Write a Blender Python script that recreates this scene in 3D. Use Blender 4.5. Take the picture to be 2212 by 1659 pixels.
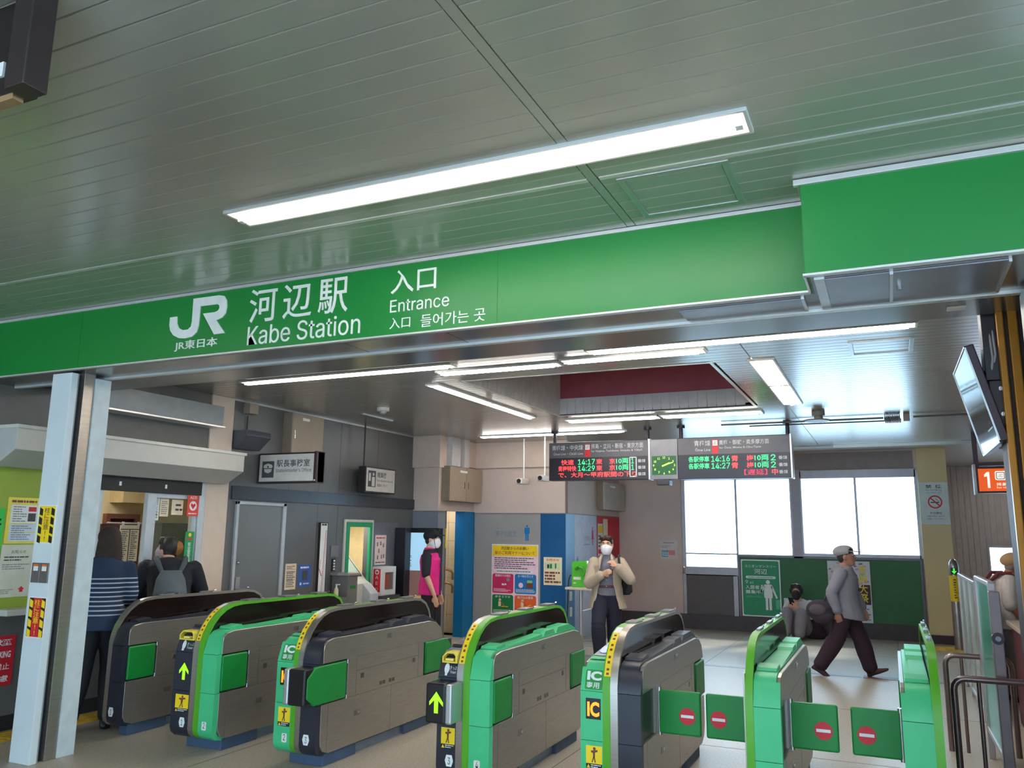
import bpy, bmesh, math, random
from mathutils import Vector as V, Matrix
from math import sin, cos, pi, radians as RD
random.seed(7)
SC = bpy.context.scene
COL = SC.collection
for o in list(bpy.data.objects): bpy.data.objects.remove(o)

# ------------------------------------------------------------------ camera
cam_d = bpy.data.cameras.new('camera')
cam_d.sensor_fit = 'HORIZONTAL'
cam_d.sensor_width = 36.0
cam_d.lens = 36.0 * 1751.36 / 2212.0
cam_d.clip_start, cam_d.clip_end = 0.05, 200
cam = bpy.data.objects.new('camera', cam_d); COL.objects.link(cam)
YAW, PIT, ROL = -0.43188086, 0.18104507, 0.01156627
_r0 = V((cos(YAW), -sin(YAW), 0)); _f0 = V((sin(YAW), cos(YAW), 0)); _u0 = V((0, 0, 1))
_f1 = cos(PIT) * _f0 + sin(PIT) * _u0; _u1 = -sin(PIT) * _f0 + cos(PIT) * _u0
_r2 = cos(ROL) * _r0 + sin(ROL) * _u1; _u2 = -sin(ROL) * _r0 + cos(ROL) * _u1
M = Matrix((_r2, _u2, -_f1)).transposed().to_4x4(); M.translation = V((0, 0, 1.65))
cam.matrix_world = M
SC.camera = cam

# ------------------------------------------------------------------ world, sun, exposure
W = bpy.data.worlds.new('overcast_sky'); SC.world = W; W.use_nodes = True
bg = W.node_tree.nodes['Background']; bg.inputs[0].default_value = (0.52, 0.76, 1.0, 1); bg.inputs[1].default_value = 5.0
sun_d = bpy.data.lights.new('sun', 'SUN'); sun_d.energy = 3.0; sun_d.angle = 0.09; sun_d.color = (1, 0.97, 0.92)
sun = bpy.data.objects.new('sun', sun_d); COL.objects.link(sun); sun.rotation_euler = (RD(-48), 0, RD(-20))
SC.view_settings.view_transform = 'Standard'; SC.view_settings.look = 'None'
SC.view_settings.exposure = 0.75; SC.view_settings.gamma = 1.0; SC.view_settings.use_curve_mapping = False
LAMP_W = 16.0          # emission of the fluorescent tubes

# ------------------------------------------------------------------ materials
def lin(c):
    return tuple(((x / 255) / 12.92 if x / 255 <= 0.04045 else ((x / 255 + 0.055) / 1.055) ** 2.4) for x in c)
MATS = {}
def P(name, rgb, rough=0.5, metal=0.0, var=0.06, scale=9.0, bump=0.0, bscale=None, spec=None, aniso=None):
    if name in MATS: return MATS[name]
    m = bpy.data.materials.new(name); m.use_nodes = True; MATS[name] = m
    nt = m.node_tree; b = nt.nodes['Principled BSDF']; c = lin(rgb)
    b.inputs['Roughness'].default_value = rough; b.inputs['Metallic'].default_value = metal
    if spec is not None: b.inputs['Specular IOR Level'].default_value = spec
    tc = nt.nodes.new('ShaderNodeTexCoord'); mp = nt.nodes.new('ShaderNodeMapping')
    nt.links.new(tc.outputs['Object'], mp.inputs[0])
    if aniso: mp.inputs['Scale'].default_value = aniso
    n = nt.nodes.new('ShaderNodeTexNoise'); n.inputs['Scale'].default_value = scale; n.inputs['Detail'].default_value = 5
    nt.links.new(mp.outputs[0], n.inputs['Vector'])
    r = nt.nodes.new('ShaderNodeValToRGB')
    lo = tuple(max(0, x * (1 - var)) for x in c); hi = tuple(min(1, x * (1 + var)) for x in c)
    r.color_ramp.elements[0].position = 0.35; r.color_ramp.elements[1].position = 0.65
    r.color_ramp.elements[0].color = (*lo, 1); r.color_ramp.elements[1].color = (*hi, 1)
    nt.links.new(n.outputs['Fac'], r.inputs[0]); nt.links.new(r.outputs[0], b.inputs['Base Color'])
    if bump:
        n2 = nt.nodes.new('ShaderNodeTexNoise'); n2.inputs['Scale'].default_value = bscale or 120; n2.inputs['Detail'].default_value = 3
        nt.links.new(mp.outputs[0], n2.inputs['Vector'])
        bp = nt.nodes.new('ShaderNodeBump'); bp.inputs['Strength'].default_value = bump; bp.inputs['Distance'].default_value = 0.004
        nt.links.new(n2.outputs['Fac'], bp.inputs['Height']); nt.links.new(bp.outputs[0], b.inputs['Normal'])
    return m
def E(name, rgb, st):
    if name in MATS: return MATS[name]
    m = bpy.data.materials.new(name); m.use_nodes = True; MATS[name] = m
    b = m.node_tree.nodes['Principled BSDF']; c = (*lin(rgb), 1)
    b.inputs['Base Color'].default_value = c; b.inputs['Emission Color'].default_value = c
    b.inputs['Emission Strength'].default_value = st; b.inputs['Roughness'].default_value = 0.4
    return m
def glass(name, tint=(235, 245, 242), refl=0.10):
    if name in MATS: return MATS[name]
    m = bpy.data.materials.new(name); m.use_nodes = True; MATS[name] = m
    nt = m.node_tree; nt.nodes.clear()
    t = nt.nodes.new('ShaderNodeBsdfTransparent'); t.inputs[0].default_value = (*lin(tint), 1)
    g = nt.nodes.new('ShaderNodeBsdfGlossy'); g.inputs['Roughness'].default_value = 0.03
    lw = nt.nodes.new('ShaderNodeLayerWeight'); lw.inputs[0].default_value = 0.25
    mu = nt.nodes.new('ShaderNodeMath'); mu.operation = 'MULTIPLY_ADD'; mu.inputs[1].default_value = 0.5; mu.inputs[2].default_value = refl * 0.4
    mx = nt.nodes.new('ShaderNodeMixShader'); ou = nt.nodes.new('ShaderNodeOutputMaterial')
    nt.links.new(lw.outputs['Fresnel'], mu.inputs[0]); nt.links.new(mu.outputs[0], mx.inputs[0])
    nt.links.new(t.outputs[0], mx.inputs[1]); nt.links.new(g.outputs[0], mx.inputs[2]); nt.links.new(mx.outputs[0], ou.inputs[0])
    return m
def stripes(name, base, line, period, width, axis='Z', z0=-9, z1=9, rough=0.9):
    """base colour with thin lines along one object axis between z0 and z1"""
    if name in MATS: return MATS[name]
    m = P(name, base, rough); nt = m.node_tree; b = nt.nodes['Principled BSDF']
    old = b.inputs['Base Color'].links[0].from_socket
    tc = nt.nodes.new('ShaderNodeTexCoord'); sp = nt.nodes.new('ShaderNodeSeparateXYZ'); nt.links.new(tc.outputs['Object'], sp.inputs[0])
    def mth(op, a, bb):
        n = nt.nodes.new('ShaderNodeMath'); n.operation = op
        for i, x in enumerate((a, bb)):
            if x is None: continue
            if isinstance(x, (int, float)): n.inputs[i].default_value = x
            else: nt.links.new(x, n.inputs[i])
        return n.outputs[0]
    z = sp.outputs[axis]
    f = mth('FRACT', mth('DIVIDE', z, period), None)
    k = mth('LESS_THAN', f, width)
    k = mth('MULTIPLY', k, mth('GREATER_THAN', z, z0)); k = mth('MULTIPLY', k, mth('LESS_THAN', z, z1))
    mx = nt.nodes.new('ShaderNodeMix'); mx.data_type = 'RGBA'
    nt.links.new(k, mx.inputs[0]); nt.links.new(old, mx.inputs[6]); mx.inputs[7].default_value = (*lin(line), 1)
    nt.links.new(mx.outputs[2], b.inputs['Base Color'])
    return m

# ------------------------------------------------------------------ mesh collector
def frame_of(d):
    d = V(d).normalized(); a = V((0, 0, 1)) if abs(d.z) < 0.9 else V((1, 0, 0))
    x = d.cross(a).normalized(); return x, d.cross(x).normalized()
class MB:
    def __init__(s): s.v = []; s.f = []
    def add(s, vs, fs):
        k = len(s.v); s.v += [V(p) for p in vs]; s.f += [tuple(i + k for i in f) for f in fs]; return s
    def box(s, x0, x1, y0, y1, z0, z1):
        if x0 > x1: x0, x1 = x1, x0
        if y0 > y1: y0, y1 = y1, y0
        if z0 > z1: z0, z1 = z1, z0
        return s.add([(x0, y0, z0), (x1, y0, z0), (x1, y1, z0), (x0, y1, z0), (x0, y0, z1), (x1, y0, z1), (x1, y1, z1), (x0, y1, z1)],
              [(0, 3, 2, 1), (4, 5, 6, 7), (0, 1, 5, 4), (1, 2, 6, 5), (2, 3, 7, 6), (3, 0, 4, 7)])
    def prism(s, poly, axis, a0, a1):
        n = len(poly)
        def pt(p, a): return {'x': (a, p[0], p[1]), 'y': (p[0], a, p[1]), 'z': (p[0], p[1], a)}[axis]
        return s.add([pt(p, a0) for p in poly] + [pt(p, a1) for p in poly],
              [tuple(range(n))[::-1], tuple(range(n, 2 * n))] + [(i, (i + 1) % n, n + (i + 1) % n, n + i) for i in range(n)])
    def ring(s, outer, inner, axis, a0, a1):
        n = len(outer)
        def pt(p, a): return {'x': (a, p[0], p[1]), 'y': (p[0], a, p[1]), 'z': (p[0], p[1], a)}[axis]
        vs = [pt(p, a) for a in (a0, a1) for L in (outer, inner) for p in L]; fs = []
        for i in range(n):
            j = (i + 1) % n
            fs += [(i, j, n + j, n + i), (2 * n + i, 3 * n + i, 3 * n + j, 2 * n + j), (i, 2 * n + i, 2 * n + j, j), (n + i, n + j, 3 * n + j, 3 * n + i)]
        return s.add(vs, fs)
    def loft(s, rings):
        n = len(rings[0]); k = len(rings); vs = [p for r in rings for p in r]
        fs = [tuple(range(n))[::-1], tuple(range((k - 1) * n, k * n))]
        for a in range(k - 1):
            for i in range(n):
                j = (i + 1) % n; fs.append((a * n + i, a * n + j, (a + 1) * n + j, (a + 1) * n + i))
        return s.add(vs, fs)
    def tube(s, pts, r, n=10):
        pts = [V(p) for p in pts]; rr = r if isinstance(r, (list, tuple)) else [r] * len(pts); rings = []; x = None
        for i, p in enumerate(pts):
            d = (pts[min(i + 1, len(pts) - 1)] - pts[max(i - 1, 0)]).normalized()
            if x is None: x, y = frame_of(d)
            else:
                x = (x - d * x.dot(d)).normalized(); y = d.cross(x)
            rings.append([p + (x * cos(2 * pi * k / n) + y * sin(2 * pi * k / n)) * rr[i] for k in range(n)])
        return s.loft(rings)
    def cyl(s, p0, p1, r, n=20, r2=None): return s.tube([p0, p1], [r, r if r2 is None else r2], n)
    def ell(s, c, rx, ry, rz, n=16, m=10, R=None):
        c = V(c); vs = []; fs = []
        for i in range(m + 1):
            t = pi * i / m
            for k in range(n):
                a = 2 * pi * k / n; p = V((rx * sin(t) * cos(a), ry * sin(t) * sin(a), rz * cos(t)))
                vs.append(c + (R @ p if R else p))
        for i in range(m):
            for k in range(n):
                j = (k + 1) % n
                if i == 0: fs.append((k, n + k, n + j)) if False else fs.append((i * n + k, (i + 1) * n + k, (i + 1) * n + j))
                elif i == m - 1: fs.append((i * n + k, (i + 1) * n + k, i * n + j))
                else: fs.append((i * n + k, (i + 1) * n + k, (i + 1) * n + j, i * n + j))
        return s.add(vs, fs)
    def build(s, name, mat, parent=None, smooth=False, bevel=0, seg=2, remesh=0, sm_iter=3):
        if not s.v: return None
        off = V((0, 0, 0))
        if parent is None:
            xs = [p.x for p in s.v]; ys = [p.y for p in s.v]; zs = [p.z for p in s.v]
            off = V(((min(xs) + max(xs)) / 2, (min(ys) + max(ys)) / 2, min(zs)))
        else:
            q = parent
            while q is not None and q.get('_w') is None: q = q.parent
            if q is not None: off = V(q['_w'])
        me = bpy.data.meshes.new(name); me.from_pydata([tuple(p - off) for p in s.v], [], s.f); 
        b = bmesh.new(); b.from_mesh(me)
        bmesh.ops.remove_doubles(b, verts=b.verts, dist=1e-6)
        bmesh.ops.recalc_face_normals(b, faces=b.faces)
        if bevel:
            ed = [e for e in b.edges if len(e.link_faces) == 2 and e.calc_face_angle(0) > RD(32)]
            bmesh.ops.bevel(b, geom=ed, offset=bevel, segments=seg, affect='EDGES', clamp_overlap=True, profile=0.5)
        b.to_mesh(me); b.free()
        o = bpy.data.objects.new(name, me); COL.objects.link(o)
        if remesh:
            md = o.modifiers.new('r', 'REMESH'); md.mode = 'VOXEL'; md.voxel_size = remesh
            ms = o.modifiers.new('s', 'SMOOTH'); ms.factor = 0.5; ms.iterations = sm_iter
            dg = bpy.context.evaluated_depsgraph_get(); dg.update()
            nm = bpy.data.meshes.new_from_object(o.evaluated_get(dg)); o.modifiers.clear(); o.data = nm; bpy.data.meshes.remove(me); me = nm; me.name = name
        me.materials.clear(); me.materials.append(mat)
        if smooth or remesh:
            me.polygons.foreach_set('use_smooth', [True] * len(me.polygons))
            if smooth == 'auto': me.set_sharp_from_angle(angle=RD(40))
        if parent is not None: o.parent = parent
        else: o.location = off
        return o
def tag(o, label, cat, group=None, kind=None):
    o['label'] = label; o['category'] = cat
    if group: o['group'] = group
    if kind: o['kind'] = kind
    return o
def thing(name, label, cat, loc=(0, 0, 0), rz=None, group=None):
    """Empty at the base of a thing. rz None: parts are given in world coordinates, else in local ones."""
    o = bpy.data.objects.new(name, None); COL.objects.link(o); o.location = loc; o.empty_display_size = 0.1
    if rz is None: o['_w'] = tuple(loc)
    else: o.rotation_euler = (0, 0, RD(rz))
    return tag(o, label, cat, group)
def struct(name, mb, mat, parent=None, **k):
    o = mb.build(name, mat, parent, **k)
    if parent is None: o['kind'] = 'structure'
    return o
def copy_tree(o, parent=None):
    c = o.copy(); COL.objects.link(c)
    if parent: c.parent = parent
    for ch in [x for x in o.children]: copy_tree(ch, c)
    return c

# ------------------------------------------------------------------ lettering and flat graphics on a face
_TX = {}
try:
    import os
    FONT = bpy.data.fonts.load(os.path.join(bpy.utils.system_resource('DATAFILES'), 'fonts', 'Inter.woff2'))
except Exception:
    FONT = None
def glyphs(s, bold=0.0, vertical=False, spacing=1.0):
    key = (s, bold, vertical, spacing)
    if key in _TX: return _TX[key]
    cu = bpy.data.curves.new('t', 'FONT'); cu.body = '\n'.join(s) if vertical else s; cu.size = 1.0; cu.offset = bold if s.isascii() else bold * 0.4; cu.resolution_u = 3
    cu.space_character = spacing
    if FONT and 'I' not in s and s.isascii(): cu.font = FONT; cu.offset = 0
    if vertical: cu.align_x = 'CENTER'; cu.space_line = 0.95
    o = bpy.data.objects.new('t', cu); COL.objects.link(o)
    dg = bpy.context.evaluated_depsgraph_get(); dg.update()
    me = bpy.data.meshes.new_from_object(o.evaluated_get(dg))
    vs = [(p.co.x, p.co.y) for p in me.vertices]; fs = [tuple(p.vertices) for p in me.polygons]
    bpy.data.objects.remove(o); bpy.data.curves.remove(cu); bpy.data.meshes.remove(me)
    if not vs: vs = [(0, 0), (1, 0), (0, 1)]; fs = []
    x0 = min(p[0] for p in vs); x1 = max(p[0] for p in vs); y0 = min(p[1] for p in vs); y1 = max(p[1] for p in vs)
    _TX[key] = (vs, fs, x0, x1, y0, y1); return _TX[key]
class Face:
    """a flat face at origin o with unit axes u (reading direction) and w (up); layers sit in front of it along n"""
    def __init__(s, o, u, w, off=0.0012):
        s.o, s.u, s.w = V(o), V(u).normalized(), V(w).normalized(); s.n = s.u.cross(s.w).normalized(); s.d = off; s.L = {}
    def pt(s, x, y, h): return s.o + s.u * x + s.w * y + s.n * h
    def mb(s, role, mat):
        k = (role, mat.name)
        if k not in s.L: s.L[k] = (MB(), mat, role)
        return s.L[k][0]
    def poly(s, pts, role, mat, lay=1):
        n = len(pts); h = s.d * lay
        s.mb(role, mat).add([s.pt(x, y, h - s.d * 0.9) for x, y in pts] + [s.pt(x, y, h) for x, y in pts],
            [tuple(range(n))[::-1], tuple(range(n, 2 * n))] + [(i, (i + 1) % n, n + (i + 1) % n, n + i) for i in range(n)]); return s
    def rect(s, x0, y0, x1, y1, role, mat, lay=1): return s.poly([(x0, y0), (x1, y0), (x1, y1), (x0, y1)], role, mat, lay)
    def rrect(s, x0, y0, x1, y1, r, role, mat, lay=1):
        p = []
        for cx, cy, a in ((x1 - r, y1 - r, 0), (x0 + r, y1 - r, 90), (x0 + r, y0 + r, 180), (x1 - r, y0 + r, 270)):
            p += [(cx + r * cos(RD(a + t)), cy + r * sin(RD(a + t))) for t in (0, 30, 60, 90)]
        return s.poly(p, role, mat, lay)
    def disc(s, x, y, r, role, mat, lay=1, ry=None, n=28): return s.poly([(x + r * cos(2 * pi * k / n), y + (ry or r) * sin(2 * pi * k / n)) for k in range(n)], role, mat, lay)
    def line(s, x0, y0, x1, y1, t, role, mat, lay=1):
        d = V((x1 - x0, y1 - y0)); q = V((-d.y, d.x)).normalized() * t / 2
        return s.poly([(x0 - q.x, y0 - q.y), (x1 - q.x, y1 - q.y), (x1 + q.x, y1 + q.y), (x0 + q.x, y0 + q.y)], role, mat, lay)
    def bars(s, x0, y0, x1, y1, rows, role, mat, lay=2, fill=0.45, seed=1):
        """rows of print too small to read"""
        R = random.Random(seed); h = (y1 - y0) / rows
        for i in range(rows):
            y = y1 - h * (i + 0.5); x = x0; e = x1 - (x1 - x0) * R.choice((0, 0.05, 0.2, 0.35))
            while x < e - h * 0.3:
                l = min(e - x, h * R.uniform(0.5, 2.2)); s.rect(x, y - h * fill / 2, x + l, y + h * fill / 2, role, mat, lay); x += l + h * 0.25
        return s
    def text(s, t, x0, y0, x1, y1, role, mat, lay=2, bold=0.0, vertical=False, thick=0.0, spacing=1.0):
        """glyphs stretched into the rectangle"""
        vs, fs, a0, a1, b0, b1 = glyphs(t, bold, vertical, spacing); sx = (x1 - x0) / max(a1 - a0, 1e-6); sy = (y1 - y0) / max(b1 - b0, 1e-6)
        if len(t) == 1 and sx > 1.25 * sy: x0 += (x1 - x0) / 2 - (a1 - a0) * sy * .6; sx = sy * 1.2
        h = s.d * lay; m = s.mb(role, mat)
        m.add([s.pt(x0 + (p[0] - a0) * sx, y0 + (p[1] - b0) * sy, h + thick) for p in vs], fs)
        if thick:
            n = len(vs); cnt = {}
            for f in fs:
                for i in range(len(f)):
                    e = (f[i], f[(i + 1) % len(f)]); cnt[e] = 1
            ed = [e for e in cnt if (e[1], e[0]) not in cnt]
            q = [s.pt(x0 + (p[0] - a0) * sx, y0 + (p[1] - b0) * sy, h + thick) for p in vs] + [s.pt(x0 + (p[0] - a0) * sx, y0 + (p[1] - b0) * sy, 0.0002) for p in vs]
            m.add(q, [(a, b, n + b, n + a) for a, b in ed])
        return s
    def build(s, parent):
        out = []
        for (mb, mat, role) in s.L.values():
            o = mb.build(role, mat, parent); out.append(o)
        return out

# ------------------------------------------------------------------ palette
steel = P('brushed_steel', (166, 158, 148), 0.36, 0.8, 0.05, 6, aniso=(1, 1, 14))
steel_dk = P('gap_dark', (40, 38, 37), 0.6)
chrome = P('chrome', (205, 205, 208), 0.16, 1.0, 0.02)
alu = P('satin_aluminium', (190, 190, 188), 0.32, 0.7, 0.03)
white_post = P('white_enamel', (206, 214, 216), 0.4, 0, 0.03, 3)
black_pl = P('black_plastic', (30, 30, 38), 0.36, 0, 0.1)
navy_pl = P('dark_navy_cover', (40, 41, 52), 0.38, 0, 0.08)
green_pl = P('mint_green_cover', (68, 188, 126), 0.42, 0, 0.04)
lime_pl = P('lime_green_strip', (84, 164, 30), 0.42, 0, 0.04)
pad_gr = P('green_rubber_pad', (0, 128, 46), 0.45, 0, 0.05)
beam_gr = P('sign_green', (16, 124, 48), 0.36, 0, 0.03, 2)
smoke = P('smoked_acrylic', (30, 21, 18), 0.12, 0, 0.1)
blue_gr = P('slate_blue_plinth', (64, 82, 106), 0.6)
white = P('white_print', (228, 230, 228), 0.5, 0, 0.02)
paper = P('paper_white', (224, 222, 214), 0.7, 0, 0.03)
cream = P('cream_paint', (222, 205, 170), 0.7, 0, 0.03)
black = P('black_print', (22, 22, 24), 0.6)
dgrey = P('dark_grey_print', (70, 72, 76), 0.6)
mgrey = P('grey_print', (135, 136, 138), 0.6)
yellow = P('yellow_print', (246, 208, 20), 0.5, 0, 0.03)
red = P('red_print', (206, 32, 44), 0.5, 0, 0.03)
orange = P('orange_print', (240, 100, 30), 0.5, 0, 0.03)
pink = P('pink_paper', (240, 205, 220), 0.6)
blue = P('blue_print', (10, 110, 175), 0.5)
green = P('green_print', (20, 130, 80), 0.5)
brown = P('brown_print', (120, 62, 48), 0.6)
grey_wall = P('grey_laminate_wall', (100, 100, 100), 0.38, 0.2, 0.05, 2.5)
pink_wall = P('pinkish_beige_paint', (204, 184, 174), 0.75, 0, 0.03, 3, 0.15, 60)
beige_box = P('beige_enamel', (160, 142, 124), 0.5, 0, 0.03)
frame_br = P('dark_bronze_frame', (58, 48, 46), 0.4, 0.3)
lampm = E('fluorescent_tube', (255, 252, 246), LAMP_W)
skin = P('skin', (206, 158, 130), 0.55, 0, 0.05, 14)
# ================================================================== STRUCTURE
ZO, ZI = 3.31, 3.12
ceil_m = P('ceiling_panel_outer', (182, 180, 170), 0.24, 0.4, 0.03, 1.5)
ceil_in = P('ceiling_panel_inner', (176, 172, 168), 0.26, 0.5, 0.03, 1.5)
soff_m = P('soffit_aluminium', (150, 146, 142), 0.22, 0.8, 0.03, 2)
trim_m = P('bright_trim', (214, 212, 206), 0.3, 0.4, 0.02)
floor_m = P('terrazzo_floor', (164, 155, 140), 0.36, 0, 0.16, 60, 0.05, 40, spec=0.35)
mb = MB().box(-12, 6, -8, 15.4, -0.1, 0); mb.box(0.6, 6, 15.4, 20, -0.1, 0); mb.box(-9.4, -6.5, 12, 15.4, -0.1, 0)
struct('floor', mb, floor_m)
# floor joints and the wide expansion strip
mb = MB()
for x in (-4.6, -2.3, 0.0): mb.box(x - 0.004, x + 0.004, 4.6, 14.9, 0, 0.0008)
for y in (6.9, 8.9, 12.9): mb.box(-6.6, 3, y - 0.004, y + 0.004, 0, 0.0008)
struct('trim_1', mb, P('floor_joint', (92, 90, 88), 0.5))
mb = MB().box(-6.6, -0.42, 10.93, 11.05, 0, 0.003).box(0.12, 3.0, 10.93, 11.05, 0, 0.003)
struct('trim_2', mb, P('expansion_strip', (128, 122, 126), 0.35, 0.3))
struct('trim_3', MB().box(-0.4, 0.1, 10.9, 11.08, 0, 0.004), P('expansion_cover', (120, 88, 84), 0.5))

def slats(mb, y0, y1, x0, x1, z, pitch, start):
    k = math.floor((y0 - start) / pitch); y = start + k * pitch
    while y < y1 - 1e-4:
        a = max(y, y0); b = min(y + pitch, y1)
        if b - a > 0.015:
            mb.prism([(a + 0.0005, z + 0.012), (a + 0.0005, z + 0.008), (a + 0.009, z), (b - 0.0005, z), (b - 0.0005, z + 0.012)], 'x', x0, x1)
        y += pitch
# outer ceiling: three runs of strip panels, flat bands at the joints
mb = MB(); mb.box(-12, 6, -8, 4.16, ZO + 0.012, ZO + 0.05)
J = [-12, -10.375, -5.765, -1.155, 3.455, 6]
for a, b in zip(J[:-1], J[1:]):
    slats(mb, -8, 3.43, a + 0.004, b - 0.05, ZO, 0.1185, 2.044)
    slats(mb, 3.47, 4.1, a + 0.004, b - 0.05, ZO, 0.1185, 2.044 + 0.06)
    mb.box(b - 0.046, b - 0.002, -8, 4.1, ZO + 0.001, ZO + 0.013)
struct('ceiling', mb, ceil_m)
mb = MB()
for a, b in zip(J[:-1], J[1:]): mb.prism([(3.435, ZO + 0.012), (3.435, ZO - 0.004), (3.465, ZO - 0.004), (3.465, ZO + 0.012)], 'x', a + 0.01, b - 0.05)
struct('trim_4', mb, trim_m)
# hatch in the ceiling
t = thing('ceiling_hatch', 'framed inspection hatch in the strip ceiling above the green station sign', 'hatch', (-0.81, 3.74, ZO))
m1 = MB(); m1.ring([(-1.075, 3.485), (-0.552, 3.485), (-0.552, 3.995), (-1.075, 3.995)], [(-1.045, 3.515), (-0.585, 3.515), (-0.585, 3.965), (-1.045, 3.965)], 'z', ZO - 0.007, ZO + 0.004)
m1.build('hatch_frame', alu, t, bevel=0.002)
m2 = MB(); slats(m2, 3.52, 3.96, -1.04, -0.59, ZO - 0.002, 0.1185, 2.104); m2.build('hatch_panel', ceil_m, t)

# green fascia beam
struct('trim_5', MB().box(-12, -0.28, 4.12, 4.2, 2.845, ZO - 0.022), beam_gr)
struct('trim_6', MB().box(-0.28, 6, 3.84, 4.2, 2.845, ZO - 0.03), beam_gr)
mb = MB().box(-12, -0.28, 4.105, 4.13, ZO - 0.022, ZO).box(-0.31, 6, 3.822, 3.85, ZO - 0.032, ZO - 0.004).box(-0.295, -0.28, 3.84, 4.12, ZO - 0.03, ZO)
mb.box(-12, -0.28, 4.112, 4.14, 2.833, 2.845).box(-0.29, 6, 3.832, 3.86, 2.833, 2.845).box(-0.288, -0.276, 3.84, 4.13, 2.833, 2.845)
struct('trim_7', mb, trim_m, bevel=0.002)
# panel joints in the fascia
mb = MB()
for x in (-5.55, -2.0): mb.box(x - 0.001, x + 0.001, 4.119, 4.121, 2.85, ZO - 0.025)
struct('trim_8', mb, P('fascia_joint', (20, 92, 44), 0.5))
# soffit
mb = MB().box(-12, 6, 4.14, 4.44, 2.83, 2.85).box(-0.26, 6, 3.86, 4.14, 2.83, 2.85)
mb.box(-12, 6, 4.47, 5.02, 2.862, 2.88).box(-12, 6, 5.0, 5.02, 2.88, ZI + 0.02)
struct('trim_9', mb, soff_m)
mb = MB().box(-12, 6, 4.43, 4.475, 2.812, 2.85)
struct('trim_10', mb, trim_m, bevel=0.004)
mb = MB()
for x in (-3.1, -2.35): mb.box(x - 0.0015, x + 0.0015, 4.14, 4.43, 2.8292, 2.8302)
struct('trim_11', mb, steel_dk)
# access panels under the thick right-hand part of the beam
t = thing('soffit_access_panel', 'grey lockable access panel under the thick right end of the green beam', 'panel', (0.12, 4.1, 2.82))
MB().box(-0.2, 0.075, 3.9, 4.4, 2.822, 2.83).build('door_panel', P('soffit_panel', (140, 140, 146), 0.3, 0.6), t, bevel=0.002)
MB().box(0.09, 0.54, 3.9, 4.4, 2.822, 2.83).build('door_panel', MATS['soffit_panel'], t, bevel=0.002)
for q in ((0.075, 0.09, 3.9, 4.4, 2.815, 2.83), (0.54, 0.552, 3.9, 4.4, 2.815, 2.83), (-0.245, -0.2, 3.87, 4.42, 2.82, 2.83)): MB().box(*q).build('edge_strip', alu, t)
MB().cyl((0.115, 4.12, 2.802), (0.115, 4.12, 2.822), 0.011, 12).build('lock', chrome, t)
t = thing('soffit_access_panel', 'slim grey access panel under the beam left of the step in it', 'panel', (-0.7, 4.3, 2.82))
MB().box(-0.95, -0.33, 4.19, 4.4, 2.823, 2.83).build('door_panel', MATS['soffit_panel'], t, bevel=0.002)
MB().box(-0.33, -0.315, 4.17, 4.42, 2.818, 2.83).build('edge_strip', alu, t)
tag(MB().box(0.355, 0.445, 4.76, 4.83, 2.85, 2.862).build('downlight', P('frosted_cover', (214, 206, 190), 0.5), None, bevel=0.004), 'small rectangular cream cover in the door head soffit', 'light')

# inner ceiling around the square light well
WX0, WX1, WY0, WY1 = -3.73, -1.33, 6.98, 9.55
mb = MB()
IJ = [-9.4, -0.97, 3.6]
def inner(y0, y1, a, b): slats(mb, y0, y1, a, b, ZI, 0.105, 5.02)
inner(5.02, WY0, -6.8, -0.975); inner(5.02, 14.22, -0.965, 3.5)
inner(WY0, WY1, -6.8, WX0); inner(WY0, WY1, WX1, -0.975)
inner(WY1, 14.22, -6.8, -0.975)
mb.box(-6.8, WX0 - 0.01, 5.0, 14.3, ZI + 0.012, ZI + 0.04); mb.box(WX1 + 0.01, 3.5, 5.0, 14.3, ZI + 0.012, ZI + 0.04)
mb.box(WX0 - 0.02, WX1 + 0.02, 5.0, WY0, ZI + 0.012, ZI + 0.04); mb.box(WX0 - 0.02, WX1 + 0.02, WY1, 14.3, ZI + 0.012, ZI + 0.04)
struct('ceiling', mb, ceil_in)
mb = MB().box(-6.8, 3.5, 14.25, 15.4, 3.1, 3.16).box(0.6, 3.5, 15.4, 20, 3.1, 3.16)
struct('ceiling', mb, P('plain_ceiling_board', (186, 180, 176), 0.35, 0.2, 0.02))
struct('trim_12', MB().box(-0.75, 1.4, 14.21, 14.26, 3.075, 3.13), trim_m)
# light well: ribbed white sides, red panels above at the back
rib = P('ribbed_white_panel', (206, 198, 198), 0.5); redp = P('dark_red_panel', (162, 72, 84), 0.5)
mb = MB(); mb.box(WX0 - 0.05, WX0, WY0, WY1, ZI, 4.3).box(WX1, WX1 + 0.05, WY0, WY1, ZI, 4.3).box(WX0, WX1, WY0 - 0.05, WY0, ZI, 4.3)
mb.box(WX0, WX1, WY1, WY1 + 0.05, ZI, 3.335)
for i in range(24):
    y = WY0 + 0.11 * (i + 0.5); mb.box(WX0, WX0 + 0.006, y + 0.004, y + 0.106, ZI, 4.25); x = WX0 + 0.11 * i
    if x + 0.11 < WX1: mb.box(x + 0.004, x + 0.106, WY1 - 0.006, WY1, ZI + 0.015, 3.32)
struct('wall_top', mb, rib)
struct('wall_top', MB().box(WX0, WX1, WY1 + 0.01, WY1 + 0.06, 3.335, 4.3), redp)
struct('ceiling', MB().box(WX0 - 0.05, WX1 + 0.05, WY0 - 0.05, WY1 + 0.06, 4.3, 4.35), rib)
mb = MB().ring([(WX0 - 0.03, WY0 - 0.03), (WX1 + 0.03, WY0 - 0.03), (WX1 + 0.03, WY1 + 0.03), (WX0 - 0.03, WY1 + 0.03)], [(WX0, WY0), (WX1, WY0), (WX1, WY1), (WX0, WY1)], 'z', ZI - 0.006, ZI + 0.01)
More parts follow.
